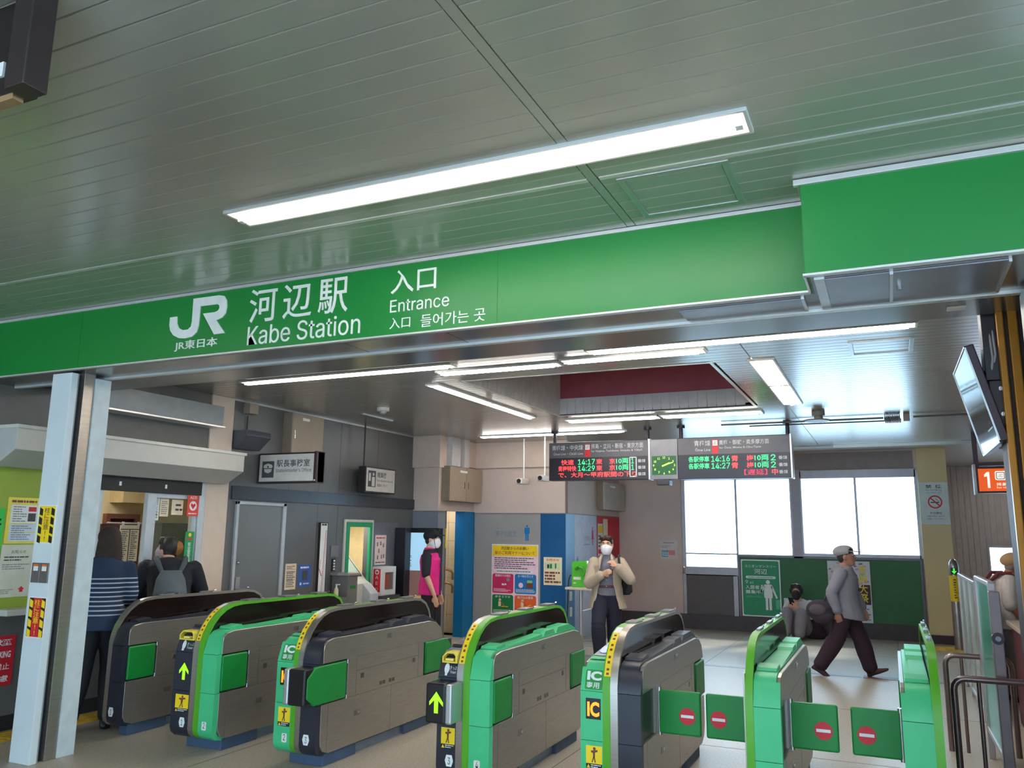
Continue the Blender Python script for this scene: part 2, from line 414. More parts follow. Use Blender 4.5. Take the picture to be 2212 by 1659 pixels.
struct('trim_13', mb, trim_m)

# left wall: laminate panels with the fare machine niche, beige pier, office front
X = -6.73
mb = MB().box(X - 0.12, X, 7.0, 9.24, 0, ZI).box(X - 0.12, X, 9.24, 9.85, 0, 0.6).box(X - 0.12, X, 9.24, 9.85, 1.77, ZI).box(X - 0.12, X, 9.85, 10.97, 0, ZI)
struct('wall_left', mb, grey_wall)
mb = MB()
for y in (8.03, 8.62, 9.05, 9.95): mb.box(X - 0.001, X + 0.0006, y - 0.0025, y + 0.0025, 2.13, ZI)
for y in (8.62, 9.05): mb.box(X - 0.001, X + 0.0006, y - 0.0025, y + 0.0025, 0, 1.98)
struct('trim_14', mb, steel_dk)
struct('trim_15', MB().box(X, X + 0.025, 7.06, 10.97, 1.985, 2.135), P('dark_cable_duct', (62, 66, 72), 0.25, 0.35), bevel=0.003)
struct('trim_16', MB().box(X, X + 0.02, 7.0, 10.9, ZI - 0.02, ZI), alu)
struct('wall_left', MB().box(X - 0.2, X + 0.02, 6.66, 7.0, 0, ZI), P('beige_pier', (206, 188, 172), 0.7, 0, 0.03), bevel=0.006)
office = P('office_panel_grey', (96, 94, 90), 0.5, 0, 0.05)
mb = MB().box(X - 0.12, X, 3.2, 6.66, 2.16, ZI).box(X - 0.12, X, 3.2, 5.32, 0.0, 2.16).box(X - 0.12, X, 5.32, 6.66, 0.0, 0.98)
struct('wall_left', mb, office)
struct('trim_17', MB().box(X, X + 0.2, 5.1, 6.66, 2.745, 2.965), P('fascia_light_grey', (130, 133, 136), 0.5), bevel=0.003)
struct('trim_18', MB().box(X, X + 0.215, 5.08, 6.68, 2.735, 2.75), trim_m)
struct('baseboard_left', MB().box(X, X + 0.012, 3.2, 6.66, 0, 0.12), P('dark_base', (34, 33, 34), 0.6))
# hood above the office window
t = thing('shutter_hood', 'long pale grey shutter hood above the office window', 'hood', (X + 0.17, 5.5, 2.14))
MB().prism([(X, 2.14), (X + 0.10, 2.14), (X + 0.33, 2.27), (X + 0.33, 2.47), (X, 2.47)], 'y', 4.28, 6.88).build('cover', P('hood_grey', (186, 184, 178), 0.45, 0.1, 0.02), t, bevel=0.003)
MB().box(X, X + 0.345, 4.27, 6.9, 2.445, 2.475).build('top_flange', P('hood_flange', (200, 198, 190), 0.45), t, bevel=0.003)
# office interior
cw = P('office_cream_wall', (226, 208, 160), 0.8)
mb = MB().box(-9.25, -9.15, 3.3, 9.1, 0, 2.7).box(-9.2, X - 0.12, 3.2, 3.3, 0, 2.7).box(-9.2, X - 0.15, 9.1, 9.2, 0, 2.7)
struct('wall_left', mb, cw)
struct('ceiling', MB().box(-9.25, X - 0.12, 3.2, 9.2, 2.66, 2.72), P('office_ceiling', (225, 220, 205), 0.8))
# office window frame
wf = P('window_frame_white', (186, 194, 200), 0.4, 0.1)
t = bpy.data.objects.new('window_1', None); COL.objects.link(t); t.location = (X, 5.98, 0.98); t['_w'] = (X, 5.98, 0.98); t['kind'] = 'structure'
mb = MB().box(X - 0.08, X + 0.012, 5.32, 5.385, 0.98, 2.16).box(X - 0.08, X + 0.02, 6.58, 6.66, 0.98, 2.16).box(X - 0.08, X + 0.012, 5.32, 6.66, 0.94, 1.0).box(X - 0.06, X, 5.39, 5.41, 1.0, 2.16)
mb.box(X - 0.05, X + 0.006, 5.925, 6.035, 1.0, 2.1).box(X - 0.05, X + 0.006, 6.035, 6.56, 1.955, 2.03).box(X - 0.05, X + 0.006, 6.545, 6.575, 1.0, 2.1)
mb.build('window_frame', wf, t, bevel=0.003)
MB().box(X - 0.03, X - 0.024, 6.03, 6.55, 1.0, 1.96).build('window_pane', glass('office_glass'), t)
tag(MB().box(X - 0.02, X + 0.03, 5.3, 6.6, 2.0, 2.15).build('blind_box', P('blind_black', (34, 32, 31), 0.6), None, bevel=0.004), 'black rolled-down blind under the hood at the top of the office window', 'blind')
for y in (5.56, 6.11): tag(MB().box(X + 0.03, X + 0.036, y - 0.012, y + 0.012, 2.05, 2.09).build('blind_hook', white, None, bevel=0.001), 'small white clip on the %s part of the black office blind' % ('left' if y < 6 else 'right'), 'clip', 'clips on the office blind')
tag(MB().box(X - 0.3, X + 0.22, 4.45, 6.62, 0.935, 0.985).build('counter_ledge', P('counter_top', (188, 184, 174), 0.4), None, bevel=0.006), 'pale counter ledge running below the office window', 'counter')
# toilets
lam = P('toilet_laminate_grey', (158, 154, 152), 0.5, 0, 0.03, 2)
lamb = P('toilet_laminate_bluegrey', (128, 132, 142), 0.5, 0, 0.03, 2)
struct('wall_back', MB().box(-6.95, -6.28, 10.97, 11.2, 1.96, ZI).box(-6.45, -6.3, 11.2, 12.2, 1.975, ZI).box(-6.45, -4.66, 12.2, 12.35, 1.955, ZI).box(-4.8, -4.66, 12.35, 15.05, 1.955, ZI), pink_wall)
struct('wall_back', MB().box(-6.75, -6.24, 10.91, 11.2, 2.63, ZI).box(-6.3, -6.25, 11.2, 12.15, 2.7, ZI).box(-6.25, -4.62, 12.15, 12.2, 2.7, ZI), P('pinkish_beige_band', (208, 186, 172), 0.7, 0, 0.03))
struct('wall_back', MB().box(-6.95, -6.28, 10.975, 11.2, 0, 1.96), lamb)
struct('wall_back', MB().box(-6.45, -6.275, 11.2, 11.24, 0, 1.975), P('jamb_grey', (112, 106, 102), 0.5))
bl1 = P('toilet_blue_panel', (0, 112, 172), 0.45, 0, 0.03); bl2 = P('toilet_deep_blue_panel', (0, 84, 140), 0.45, 0, 0.03)
struct('wall_back', MB().box(-6.45, -6.285, 11.84, 12.2, 0, 1.975), bl1)
struct('wall_back', MB().box(-6.28, -5.09, 12.2, 12.35, 0, 1.955), lam)
struct('wall_back', MB().box(-5.09, -4.66, 12.198, 12.35, 0, 1.955), bl2)
struct('wall_back', MB().box(-4.8, -4.658, 12.35, 12.6, 0, 1.955).box(-4.67, -4.656, 12.2, 12.6, 0, 1.955), P('toilet_side_blue', (96, 140, 178), 0.4, 0.1, 0.03))
struct('wall_back', MB().box(-4.8, -4.66, 12.6, 13.72, 0, 1.955), P('toilet_lavender_panel', (186, 188, 206), 0.5))
struct('wall_back', MB().box(-4.8, -4.66, 13.72, 14.08, 0, 1.955).box(-4.8, -4.66, 14.47, 15.05, 0, 1.955).box(-4.8, -4.66, 14.08, 14.47, 1.91, 1.955), P('toilet_red_panel', (206, 30, 48), 0.5))
struct('trim_19', MB().box(-6.96, -6.27, 10.966, 11.2, 1.95, 1.965).box(-6.3, -4.65, 12.192, 12.21, 1.95, 1.962).box(-4.67, -4.65, 12.2, 15, 1.95, 1.962), P('seam_grey', (120, 116, 116), 0.5))
tile = P('cream_tile', (236, 216, 178), 0.3, 0, 0.03, 2)
mb = MB()
for i in range(6):
    for j in range(7): mb.box(-8.0 + 0.3 * i, -8.0 + 0.3 * i + 0.296, 12.26, 12.3, 0.3 * j, 0.3 * j + 0.296)
struct('wall_back', mb, tile, bevel=0.002)
struct('wall_back', MB().box(-8.1, -6.2, 12.285, 12.35, 0, 2.6).box(-8.15, -8.05, 10.97, 12.35, 0, 2.6), P('grout', (190, 170, 140), 0.8))
struct('ceiling', MB().box(-8.1, -6.46, 11.05, 12.3, 2.5, 2.55), P('toilet_ceiling', (230, 225, 215), 0.8))
struct('wall_back', MB().box(-5.9, -5.8, 13.6, 15.0, 0, 2.6).box(-4.74, -4.70, 14.08, 14.47, 0, 1.91), P('cream_inner', (238, 226, 196), 0.7))

# far wall, windows, board
Y = 15.05
lintel = P('lintel_grey', (142, 130, 130), 0.6); alum_w = P('window_aluminium', (158, 154, 158), 0.4, 0.4)
struct('wall_far', MB().box(-4.66, -3.47, Y, Y + 0.2, 0, 3.14).box(-3.47, 0.5, Y, Y + 0.2, 2.73, 3.14).box(-3.47, 0.5, Y + 0.05, Y + 0.2, 0, 1.06).box(-2.47, 0.5, Y + 0.03, Y + 0.2, 0, 1.3), pink_wall)
struct('wall_far', MB().box(-3.4, 0.42, Y - 0.015, Y, 2.78, 3.07), lintel)
struct('baseboard_far', MB().box(-4.66, 0.9, Y - 0.06, Y, 0, 0.25), P('plinth_dark_grey', (74, 66, 70), 0.6, 0, 0.08))
def far_window(n, x0, x1, xm, zb, extra=None):
    t = bpy.data.objects.new('window_%d' % n, None); COL.objects.link(t); c = ((x0 + x1) / 2, Y, zb); t.location = c; t['_w'] = c; t['kind'] = 'structure'
    mb = MB(); 
    mb.box(x0 - 0.04, x0 + 0.025, Y - 0.03, Y + 0.1, zb, 2.76).box(x1 - 0.025, x1 + 0.04, Y - 0.03, Y + 0.1, min(zb, 1.3) if not extra else 1.3, 2.76).box(x0, x1, Y - 0.03, Y + 0.1, 2.63, 2.77)
    mb.box(xm - 0.018, xm + 0.018, Y - 0.02, Y + 0.08, zb, 2.64)
    if extra:
        mb.box(xm, x1, Y - 0.03, Y + 0.1, 1.27, 1.315).box(x0, xm, Y - 0.02, Y + 0.08, 1.30, 1.325).box(x0, xm + 0.02, Y - 0.03, Y + 0.1, 0.93, 1.08)
    else: mb.box(x0, x1, Y - 0.03, Y + 0.1, zb - 0.045, zb + 0.01)
    mb.build('window_frame', alum_w, t, bevel=0.003)
    g = MB()
    if extra: g.box(x0, xm, Y + 0.02, Y + 0.026, 1.07, 2.64).box(xm, x1, Y + 0.03, Y + 0.036, 1.3, 2.64)
    else: g.box(x0, xm, Y + 0.02, Y + 0.026, zb, 2.64).box(xm, x1, Y + 0.03, Y + 0.036, zb, 2.64)
    g.build('window_pane', glass('window_glass', (248, 252, 252), 0.08), t)
far_window(2, -3.42, -1.53, -2.48, 1.07, True)
far_window(3, -1.38, 0.445, -0.49, 1.345)
struct('wall_far', MB().box(-1.53, -1.38, Y - 0.035, Y + 0.1, 1.27, 2.78), P('mullion_grey', (160, 152, 156), 0.5, 0.2))
t = thing('lower_panel', 'dark grey infill panel with aluminium frame below the leftmost far window', 'panel', (-2.95, Y, 0.22))
MB().box(-3.4, -2.53, Y - 0.012, Y + 0.04, 0.25, 0.93).build('infill', P('infill_dark', (92, 84, 86), 0.6), t)
MB().ring([(-3.46, 0.2), (-2.49, 0.2), (-2.49, 0.95), (-3.46, 0.95)], [(-3.4, 0.25), (-2.57, 0.25), (-2.57, 0.93), (-3.4, 0.93)], 'y', Y - 0.03, Y + 0.04).build('panel_frame', alum_w, t, bevel=0.003)
t = thing('notice_board', 'wide green notice board below the far windows', 'notice board', (-1.0, Y, 0.2))
MB().box(-2.46, 0.43, Y - 0.02, Y + 0.028, 0.23, 1.27).build('board_panel', P('board_green', (62, 112, 76), 0.7, 0, 0.04), t)
MB().ring([(-2.48, 0.2), (0.45, 0.2), (0.45, 1.3), (-2.48, 1.3)], [(-2.44, 0.24), (0.41, 0.24), (0.41, 1.265), (-2.44, 1.265)], 'y', Y - 0.035, Y + 0.01).build('board_frame', P('board_frame', (96, 90, 94), 0.4, 0.4), t, bevel=0.003)
struct('wall_far', MB().box(0.47, 0.9, 14.9, 15.4, 0.13, 3.1), P('column_beige', (212, 192, 148), 0.7, 0, 0.03, 2), bevel=0.004)
struct('baseboard_column', MB().box(0.465, 0.905, 14.88, 15.4, 0, 0.13), P('column_base', (66, 48, 58), 0.6))
# corridor beyond the column
mb = MB().box(0.9, 3.6, 19.3, 19.4, 0, 3.1)
wb = P('ribbed_grey_wall', (150, 142, 140), 0.45, 0.2)
mb = MB().box(0.85, 1.75, 19.0, 19.1, 0, 3.1).box(1.75, 3.6, 19.0, 19.1, 1.5, 3.1).box(1.75, 3.6, 19.0, 19.1, 0, 0.7)
for i in range(26): mb.box(0.9 + 0.105 * i, 0.9 + 0.105 * i + 0.095, 18.99, 19.0, 1.52, 3.1)
for i in range(8): mb.box(0.9 + 0.105 * i, 0.9 + 0.105 * i + 0.095, 18.99, 19.0, 0, 1.52)
struct('wall_right', mb, wb)
struct('wall_right', MB().box(0.8, 0.9, 15.4, 19.1, 0, 3.1), wb)
struct('window_4', MB().ring([(1.75, 0.7), (3.6, 0.7), (3.6, 1.5), (1.75, 1.5)], [(1.79, 0.74), (3.56, 0.74), (3.56, 1.46), (1.79, 1.46)], 'y', 18.98, 19.08), alum_w)
# right side and the outer hall behind the camera
side = P('hall_side_wall', (170, 165, 158), 0.7)
struct('wall_right', MB().box(3.5, 3.6, 4.6, 19.4, 0, 3.2), side)
struct('wall_left', MB().box(-12.1, -12, -8, 4.2, 0, ZO + 0.05).box(-12, -9.2, 4.2, 4.3, 0, 2.85), side)
struct('wall_right', MB().box(6, 6.1, -8, 4.2, 0, 0.9).box(6, 6.1, -8, 4.2, 2.9, ZO + 0.05).box(0.95, 6, 4.14, 4.3, 0, 2.83), side)  # unseen hall side, left partly open to let sky light in
struct('wall_front_unseen', MB().box(-12, -8, -8.1, -8, 0, ZO + 0.05).box(4, 6, -8.1, -8, 0, ZO + 0.05).box(-8, 4, -8.1, -8, 2.7, ZO + 0.05), side)  # unseen end wall added to dim the sky light, opening sized for it
mb = MB().box(-13, -4.8, 4.3, 15.3, ZI + 0.1, ZI + 0.15)
struct('roof', MB().box(-12.2, 6.2, -8.2, 4.3, 3.4, 3.5).box(-9.4, 3.7, 4.2, 15.3, 4.36, 4.46).box(-9.5, -9.4, 4.2, 15.3, 2.7, 4.4).box(3.6, 3.7, 4.2, 15.3, 3.1, 4.4).box(-9.5, 3.7, 15.2, 15.3, 3.13, 4.4).box(-9.4, 3.7, 4.2, 4.3, 3.3, 4.4), P('roof_board', (120, 120, 120), 0.8))
struct('wall_left', MB().box(-9.4, -9.3, 3.2, 15.3, 0, 3.2).box(-9.4, -6.8, 9.25, 9.35, 0, 3.2).box(-9.4, -4.6, 15.1, 15.2, 0, 3.2), side)
# ================================================================== LAMPS
rim_m = P('lamp_rim', (206, 204, 198), 0.4, 0.1, 0.02); refl_m = E('lamp_reflector_glow', (255, 252, 244), 4.0); refl_in = E('lamp_reflector_glow_bright', (255, 250, 244), 12.0)
def lamp(label, x0, x1, y0, y1, z, group, w=None):
    along_x = (x1 - x0) > (y1 - y0); c = ((x0 + x1) / 2, (y0 + y1) / 2, z)
    t = thing('ceiling_light', label, 'ceiling light', c, group=group)
    e = 0.018
    MB().ring([(x0, y0), (x1, y0), (x1, y1), (x0, y1)], [(x0 + e, y0 + e), (x1 - e, y0 + e), (x1 - e, y1 - e), (x0 + e, y1 - e)], 'z', z - 0.016, z + 0.004).build('rim', rim_m, t, bevel=0.003)
    MB().box(x0 + e * .8, x1 - e * .8, y0 + e * .8, y1 - e * .8, z - 0.004, z - 0.001).build('reflector', refl_in if z < 3.2 else refl_m, t)
    m = MB(); yc = (y0 + y1) / 2; xc = (x0 + x1) / 2; r = 0.016
    if along_x: m.cyl((x0 + 0.06, yc, z - 0.02), (x1 - 0.06, yc, z - 0.02), r, 12)
    else: m.cyl((xc, y0 + 0.06, z - 0.02), (xc, y1 - 0.06, z - 0.02), r, 12)
    m.build('tube', lampm, t, smooth=True)
    m = MB()
    for s in (0, 1):
        if along_x: a = x0 + 0.03 if s == 0 else x1 - 0.06; m.box(a, a + 0.03, yc - 0.02, yc + 0.02, z - 0.034, z - 0.004)
        else: a = y0 + 0.03 if s == 0 else y1 - 0.06; m.box(xc - 0.02, xc + 0.02, a, a + 0.03, z - 0.034, z - 0.004)
    m.build('tube_holder', white, t)
    return t
lamp('long recessed strip light in the outer ceiling, nearest of all lights', -3.108, -0.405, 3.05, 3.255, ZO, 'outer hall strip lights')
LG = 'inner hall strip lights'
lamp('long thin strip light above the ticket gates at the left', -5.87, -3.44, 6.15, 6.29, ZI, LG)
lamp('long strip light just behind the green beam at the right', -2.165, 0.27, 6.08, 6.24, ZI, LG)
lamp('left one of two end-to-end strip lights in front of the red light well', -3.76, -2.53, 6.43, 6.59, ZI, LG)
lamp('right one of two end-to-end strip lights in front of the red light well', -2.495, -1.25, 6.36, 6.52, ZI, LG)
lamp('nearer strip light along the left side of the light well', -4.2, -4.04, 7.0, 8.26, ZI, LG)
lamp('farther strip light along the left side of the light well', -4.2, -4.04, 8.28, 9.55, ZI, LG)
lamp('nearer of two wide lights along the right side of the light well', -1.01, -0.79, 6.97, 8.25, ZI, LG)
lamp('farther of two wide lights along the right side of the light well', -1.01, -0.79, 8.27, 9.53, ZI, LG)
lamp('left strip light behind the light well, above the train displays', -3.8, -2.555, 9.88, 10.15, ZI, LG)
lamp('right strip light behind the light well, above the train displays', -2.535, -1.29, 9.88, 10.15, ZI, LG)
lamp('thin strip light in front of the toilets', -5.72, -3.36, 11.16, 11.28, ZI, LG)
# unseen lamps added to light the outer hall
for x, y, lb in [(-1.75, -0.6, 'unseen added strip light of the outer hall just behind the viewer'), (-6.4, 1.2, 'unseen added strip light of the outer hall beyond the dark hanging box'), (-1.75, -4.2, 'unseen added strip light at the open end of the outer hall'), (2.9, 1.2, 'unseen added strip light of the outer hall before the thick end of the beam')]:
    lamp(lb, x - 1.35, x + 1.35, y, y + 0.2, ZO, 'outer hall strip lights')
lamp('strip light added to brighten the passage beyond the beige column', 2.3, 2.5, 15.6, 18.0, 3.1, 'added passage lights')  # lamp added to brighten the dark passage
lamp('hidden ceiling light added inside the tiled toilet passage', -7.0, -6.6, 11.4, 11.9, 2.5, 'added toilet lights')  # lamp added above the doorway to brighten the tiles
lamp('hidden ceiling light added inside the red framed toilet', -5.5, -5.1, 14.0, 14.8, 2.6, 'added toilet lights')  # lamp added to brighten the inside, out of view
lamp('small light added in the roof of the fare machine niche', X - .6, X - .2, 9.35, 9.75, 1.80, 'added niche lights')  # added glow that lifts the dark niche
t = lamp('ceiling light of the office behind the window', -8.3, -7.9, 5.2, 6.9, 2.66, 'office lights')

# ================================================================== ENTRANCE POSTS
def post(x0, label):
    """shutter post: white front cover, black guide slot, steel strip, white rear cover"""
    w = 0.215
    t = thing('entrance_post', label, 'post', (x0 + w / 2, 4.3, 0))
    MB().box(x0, x0 + w, 4.12, 4.175, 0, 2.815).build('front_cover', white_post, t, bevel=0.003)
    MB().box(x0 + 0.01, x0 + w - 0.008, 4.175, 4.19, 0, 2.815).build('edge_strip', P('post_grey', (140, 150, 150), 0.4), t)
    MB().box(x0 + 0.03, x0 + w - 0.05, 4.19, 4.24, 0, 2.815).build('shutter_guide', P('guide_black', (18, 20, 26), 0.5), t)
    MB().box(x0 + 0.02, x0 + w - 0.012, 4.24, 4.335, 0, 2.85).build('steel_strip', steel, t, bevel=0.002)
    MB().box(x0, x0 + w + 0.004, 4.335, 4.47, 0, 2.805).build('rear_cover', P('post_rear', (196, 204, 204), 0.4), t, bevel=0.003)
    return t
post(-5.815, 'white metal shutter post with warning stickers left of the ticket gates')
post(0.645, 'white metal shutter post at the right edge of the entrance')
def warn_sticker(x0, x1, z0, z1, bgm, fgm, tx, label):
    t = thing('warning_sticker', label, 'sticker', ((x0 + x1) / 2, 4.12, z0), group='warning stickers on the post')
    MB().box(x0, x1, 4.1188, 4.12, z0, z1).build('backing', white, t)
    f = Face((x0, 4.1188, z0), (1, 0, 0), (0, 0, 1), 0.0006); w, h = x1 - x0, z1 - z0
    f.rect(0.008, 0.008, w - 0.008, h - 0.008, 'panel', bgm)
    st = black if bgm is yellow else yellow
    if bgm is red: f.rect(0.01, 0.01, 0.055, h - 0.01, 'side_band', black, 2).rect(w - 0.055, 0.01, w - 0.01, h - 0.01, 'side_band', black, 2)
    for i in range(4):
        z = h - 0.062 - i * (h - 0.02) / 3.9
        for a in (0.014, w - 0.05):
            if z > 0.005: f.poly([(a, z - 0.008), (a + 0.036, z + 0.012 - 0.03), (a + 0.036, z + 0.03), (a, z + 0.045)], 'hazard_mark', st, 3)
    f.text('柱に注意!!', w * 0.34, 0.02, w * 0.66, h - 0.02, 'lettering', fgm, 3, bold=0.02, vertical=True)
    f.build(t)
warn_sticker(-5.797, -5.605, 1.53, 1.812, yellow, brown, 0, 'yellow and black hazard sticker, upper one on the white post')
warn_sticker(-5.792, -5.6, 0.857, 1.147, red, yellow, 0, 'red hazard sticker with yellow marks, lower one on the white post')
for k, x in enumerate((-5.795, -5.703)):
    t = thing('key_box', '%s of two small steel boxes on the white post between the stickers' % ('left', 'right')[k], 'box', (x + 0.045, 4.12, 1.247), group='steel boxes on the post')
    MB().box(x, x + 0.089, 4.112, 4.12, 1.247, 1.39).build('cover', P('key_box_steel', (126, 116, 112), 0.35, 0.5), t, bevel=0.002)
    f = Face((x, 4.112, 1.247), (1, 0, 0), (0, 0, 1), 0.0006)
    f.rect(0.02, 0.085, 0.07, 0.118, 'label', paper).rect(0.018, 0.12, 0.072, 0.133, 'label', orange); f.build(t)
    MB().cyl((x + 0.035, 4.108, 1.315), (x + 0.035, 4.112, 1.315), 0.006, 10).build('lock', chrome, t)

# ================================================================== STATION NAME ON THE BEAM
signw = P('sign_lettering_white', (226, 224, 214), 0.5)
t = thing('station_logo', 'large white railway company letters with small name below, left on the green beam', 'logo', (-4.35, 4.12, 2.88))
f = Face((-4.62, 4.12, 2.88), (1, 0, 0), (0, 0, 1), 0.0004)
f.mb('emblem', signw).prism([(-4.615, 3.145), (-4.548, 3.146), (-4.542, 3.094), (-4.519, 3.057), (-4.479, 3.039), (-4.433, 3.039), (-4.405, 3.058), (-4.399, 3.098), (-4.402, 3.262), (-4.159, 3.26), (-4.114, 3.25), (-4.089, 3.218), (-4.083, 3.169), (-4.091, 3.124), (-4.12, 3.095), (-4.17, 3.081), (-4.083, 2.981), (-4.182, 2.981), (-4.299, 3.142), (-4.191, 3.141), (-4.162, 3.149), (-4.15, 3.165), (-4.152, 3.184), (-4.167, 3.196), (-4.33, 3.199), (-4.333, 3.056), (-4.347, 3.012), (-4.389, 2.983), (-4.449, 2.976), (-4.511, 2.983), (-4.568, 3.009), (-4.603, 3.047), (-4.616, 3.09)], 'y', 4.112, 4.1198)
f.text('JR東日本', 0.07, 0.008, 0.47, 0.082, 'lettering', signw, 1, bold=0.02, thick=0.004)
f.build(t)
t = thing('station_name_lettering', 'white station name in Japanese above English letters on the green beam', 'lettering', (-3.4, 4.12, 2.88))
f = Face((-3.88, 4.12, 2.88), (1, 0, 0), (0, 0, 1), 0.0004)
for i, ch in enumerate('河辺駅'): f.text(ch, 0.0 + 0.29 * i, 0.15, 0.235 + 0.29 * i, 0.385, 'lettering', signw, 1, bold=0.012, thick=0.004)
f.text('Kabe Station', 0.0, -0.005, 0.92, 0.128, 'lettering', signw, 1, thick=0.004)
f.build(t)
t = thing('entrance_lettering', 'white entrance lettering in Japanese, English, Chinese and Korean on the green beam', 'lettering', (-2.4, 4.12, 2.87))
f = Face((-2.74, 4.12, 2.87), (1, 0, 0), (0, 0, 1), 0.0004)
f.text('入口', 0.0, 0.235, 0.325, 0.385, 'lettering', signw, 1, bold=0.012, thick=0.004)
f.text('Entrance', 0.0, 0.115, 0.42, 0.195, 'lettering', signw, 1, thick=0.004)
f.text('入口', 0.0, 0.01, 0.15, 0.08, 'lettering', signw, 1, thick=0.004)
f.text('들어가는 곳', 0.225, 0.0, 0.665, 0.08, 'lettering', signw, 1, thick=0.004)
f.build(t)

# hanging sign at the upper left, close to the viewer
t = thing('hanging_sign', 'dark brown framed box hanging from the ceiling, cut off by the top left corner', 'sign', (-2.6, 1.48, 2.955))
MB().box(-3.3, -2.37, 1.46, 1.52, 2.985, ZO + 0.005).build('panel', P('sign_back_dark', (40, 32, 30), 0.4, 0.2), t, bevel=0.003)
MB().box(-2.385, -2.295, 1.42, 1.50, 2.972, ZO + 0.005).build('end_post', frame_br, t, bevel=0.004)
MB().box(-3.3, -2.40, 1.46, 1.495, 2.965, 2.985).build('bottom_strip', P('wood_strip', (150, 120, 84), 0.5), t)
MB().box(-2.62, -2.455, 1.452, 1.46, 3.05, 3.10).build('label', white, t)

# ================================================================== TICKET GATES
GY = 4.9
HP = [(0, .16), (0, .715), (.04, .835), (.085, .872), (.16, .886), (1.55, .884), (1.68, .864), (1.765, .81), (1.795, .74), (1.8, .2), (1.76, .12), (1.68, .075), (.12, .075), (.05, .09), (.012, .122)]
SP = [(0, .16), (0, .74), (.012, .80), (.035, .86), (.08, .93), (.14, .99), (.21, 1.035), (.29, 1.06), (.40, 1.07), (1.52, 1.066), (1.62, 1.055), (1.71, 1.015), (1.77, .95), (1.81, .85), (1.82, .74), (1.82, .2), (1.77, .115), (1.68, .075), (.12, .075), (.05, .09), (.012, .122)]
def inset(poly, d):
    n = len(poly); out = []
    for i in range(n):
        p0, p1, p2 = V(poly[i - 1]), V(poly[i]), V(poly[(i + 1) % n])
        a = (p1 - p0).normalized(); b = (p2 - p1).normalized(); na = V((a.y, -a.x)); nb = V((b.y, -b.x)); m = (na + nb).normalized()
        out.append(tuple(p1 + m * d / max(0.4, m.dot(na))))
    return out
def clip(poly, z0, z1):
    def half(pl, z, up):
        o = []
        for i in range(len(pl)):
            a, b = pl[i - 1], pl[i]; ia = (a[1] >= z) == up or a[1] == z; ib = (b[1] >= z) == up or b[1] == z
            if ia != ib: k = (z - a[1]) / (b[1] - a[1]); o.append((a[0] + k * (b[0] - a[0]), z))
            if ib: o.append(b)
        return o
    return half(half(poly, z0, True), z1, False)
gstrip = {'d': steel, 'g': lime_pl}
gcov = {'d': navy_pl, 'g': green_pl}
led_o = E('led_orange', (255, 120, 20), 1.6); led_g = E('led_green', (130, 235, 20), 1.0); led_bk = P('led_panel_black', (26, 16, 18), 0.25)
ic_blue = P('reader_blue', (50, 130, 215), 0.25); yel_pl = P('yellow_plastic', (226, 200, 60), 0.4)
def no_entry(f, x, y, r): f.disc(x, y, r, 'no_entry_mark', red, 1); f.rect(x - r * .78, y - r * .17, x + r * .78, y + r * .17, 'no_entry_mark', white, 2)
def person_mark(f, x0, y0, x1, y1, mat, lay=3):
    w, h = x1 - x0, y1 - y0; q = lambda a, b: (x0 + w * a, y0 + h * b)
    f.disc(*q(.55, .86), h * .09, 'pictogram', mat, lay)
    f.poly([q(.2, .74), q(.85, .80), q(.9, .70), q(.62, .64), q(.60, .40), q(.42, .36), q(.40, .60), q(.2, .64)], 'pictogram', mat, lay)
    f.line(*q(.5, .42), *q(.3, .05), h * .07, 'pictogram', mat, lay); f.line(*q(.52, .42), *q(.62, .05), h * .07, 'pictogram', mat, lay)
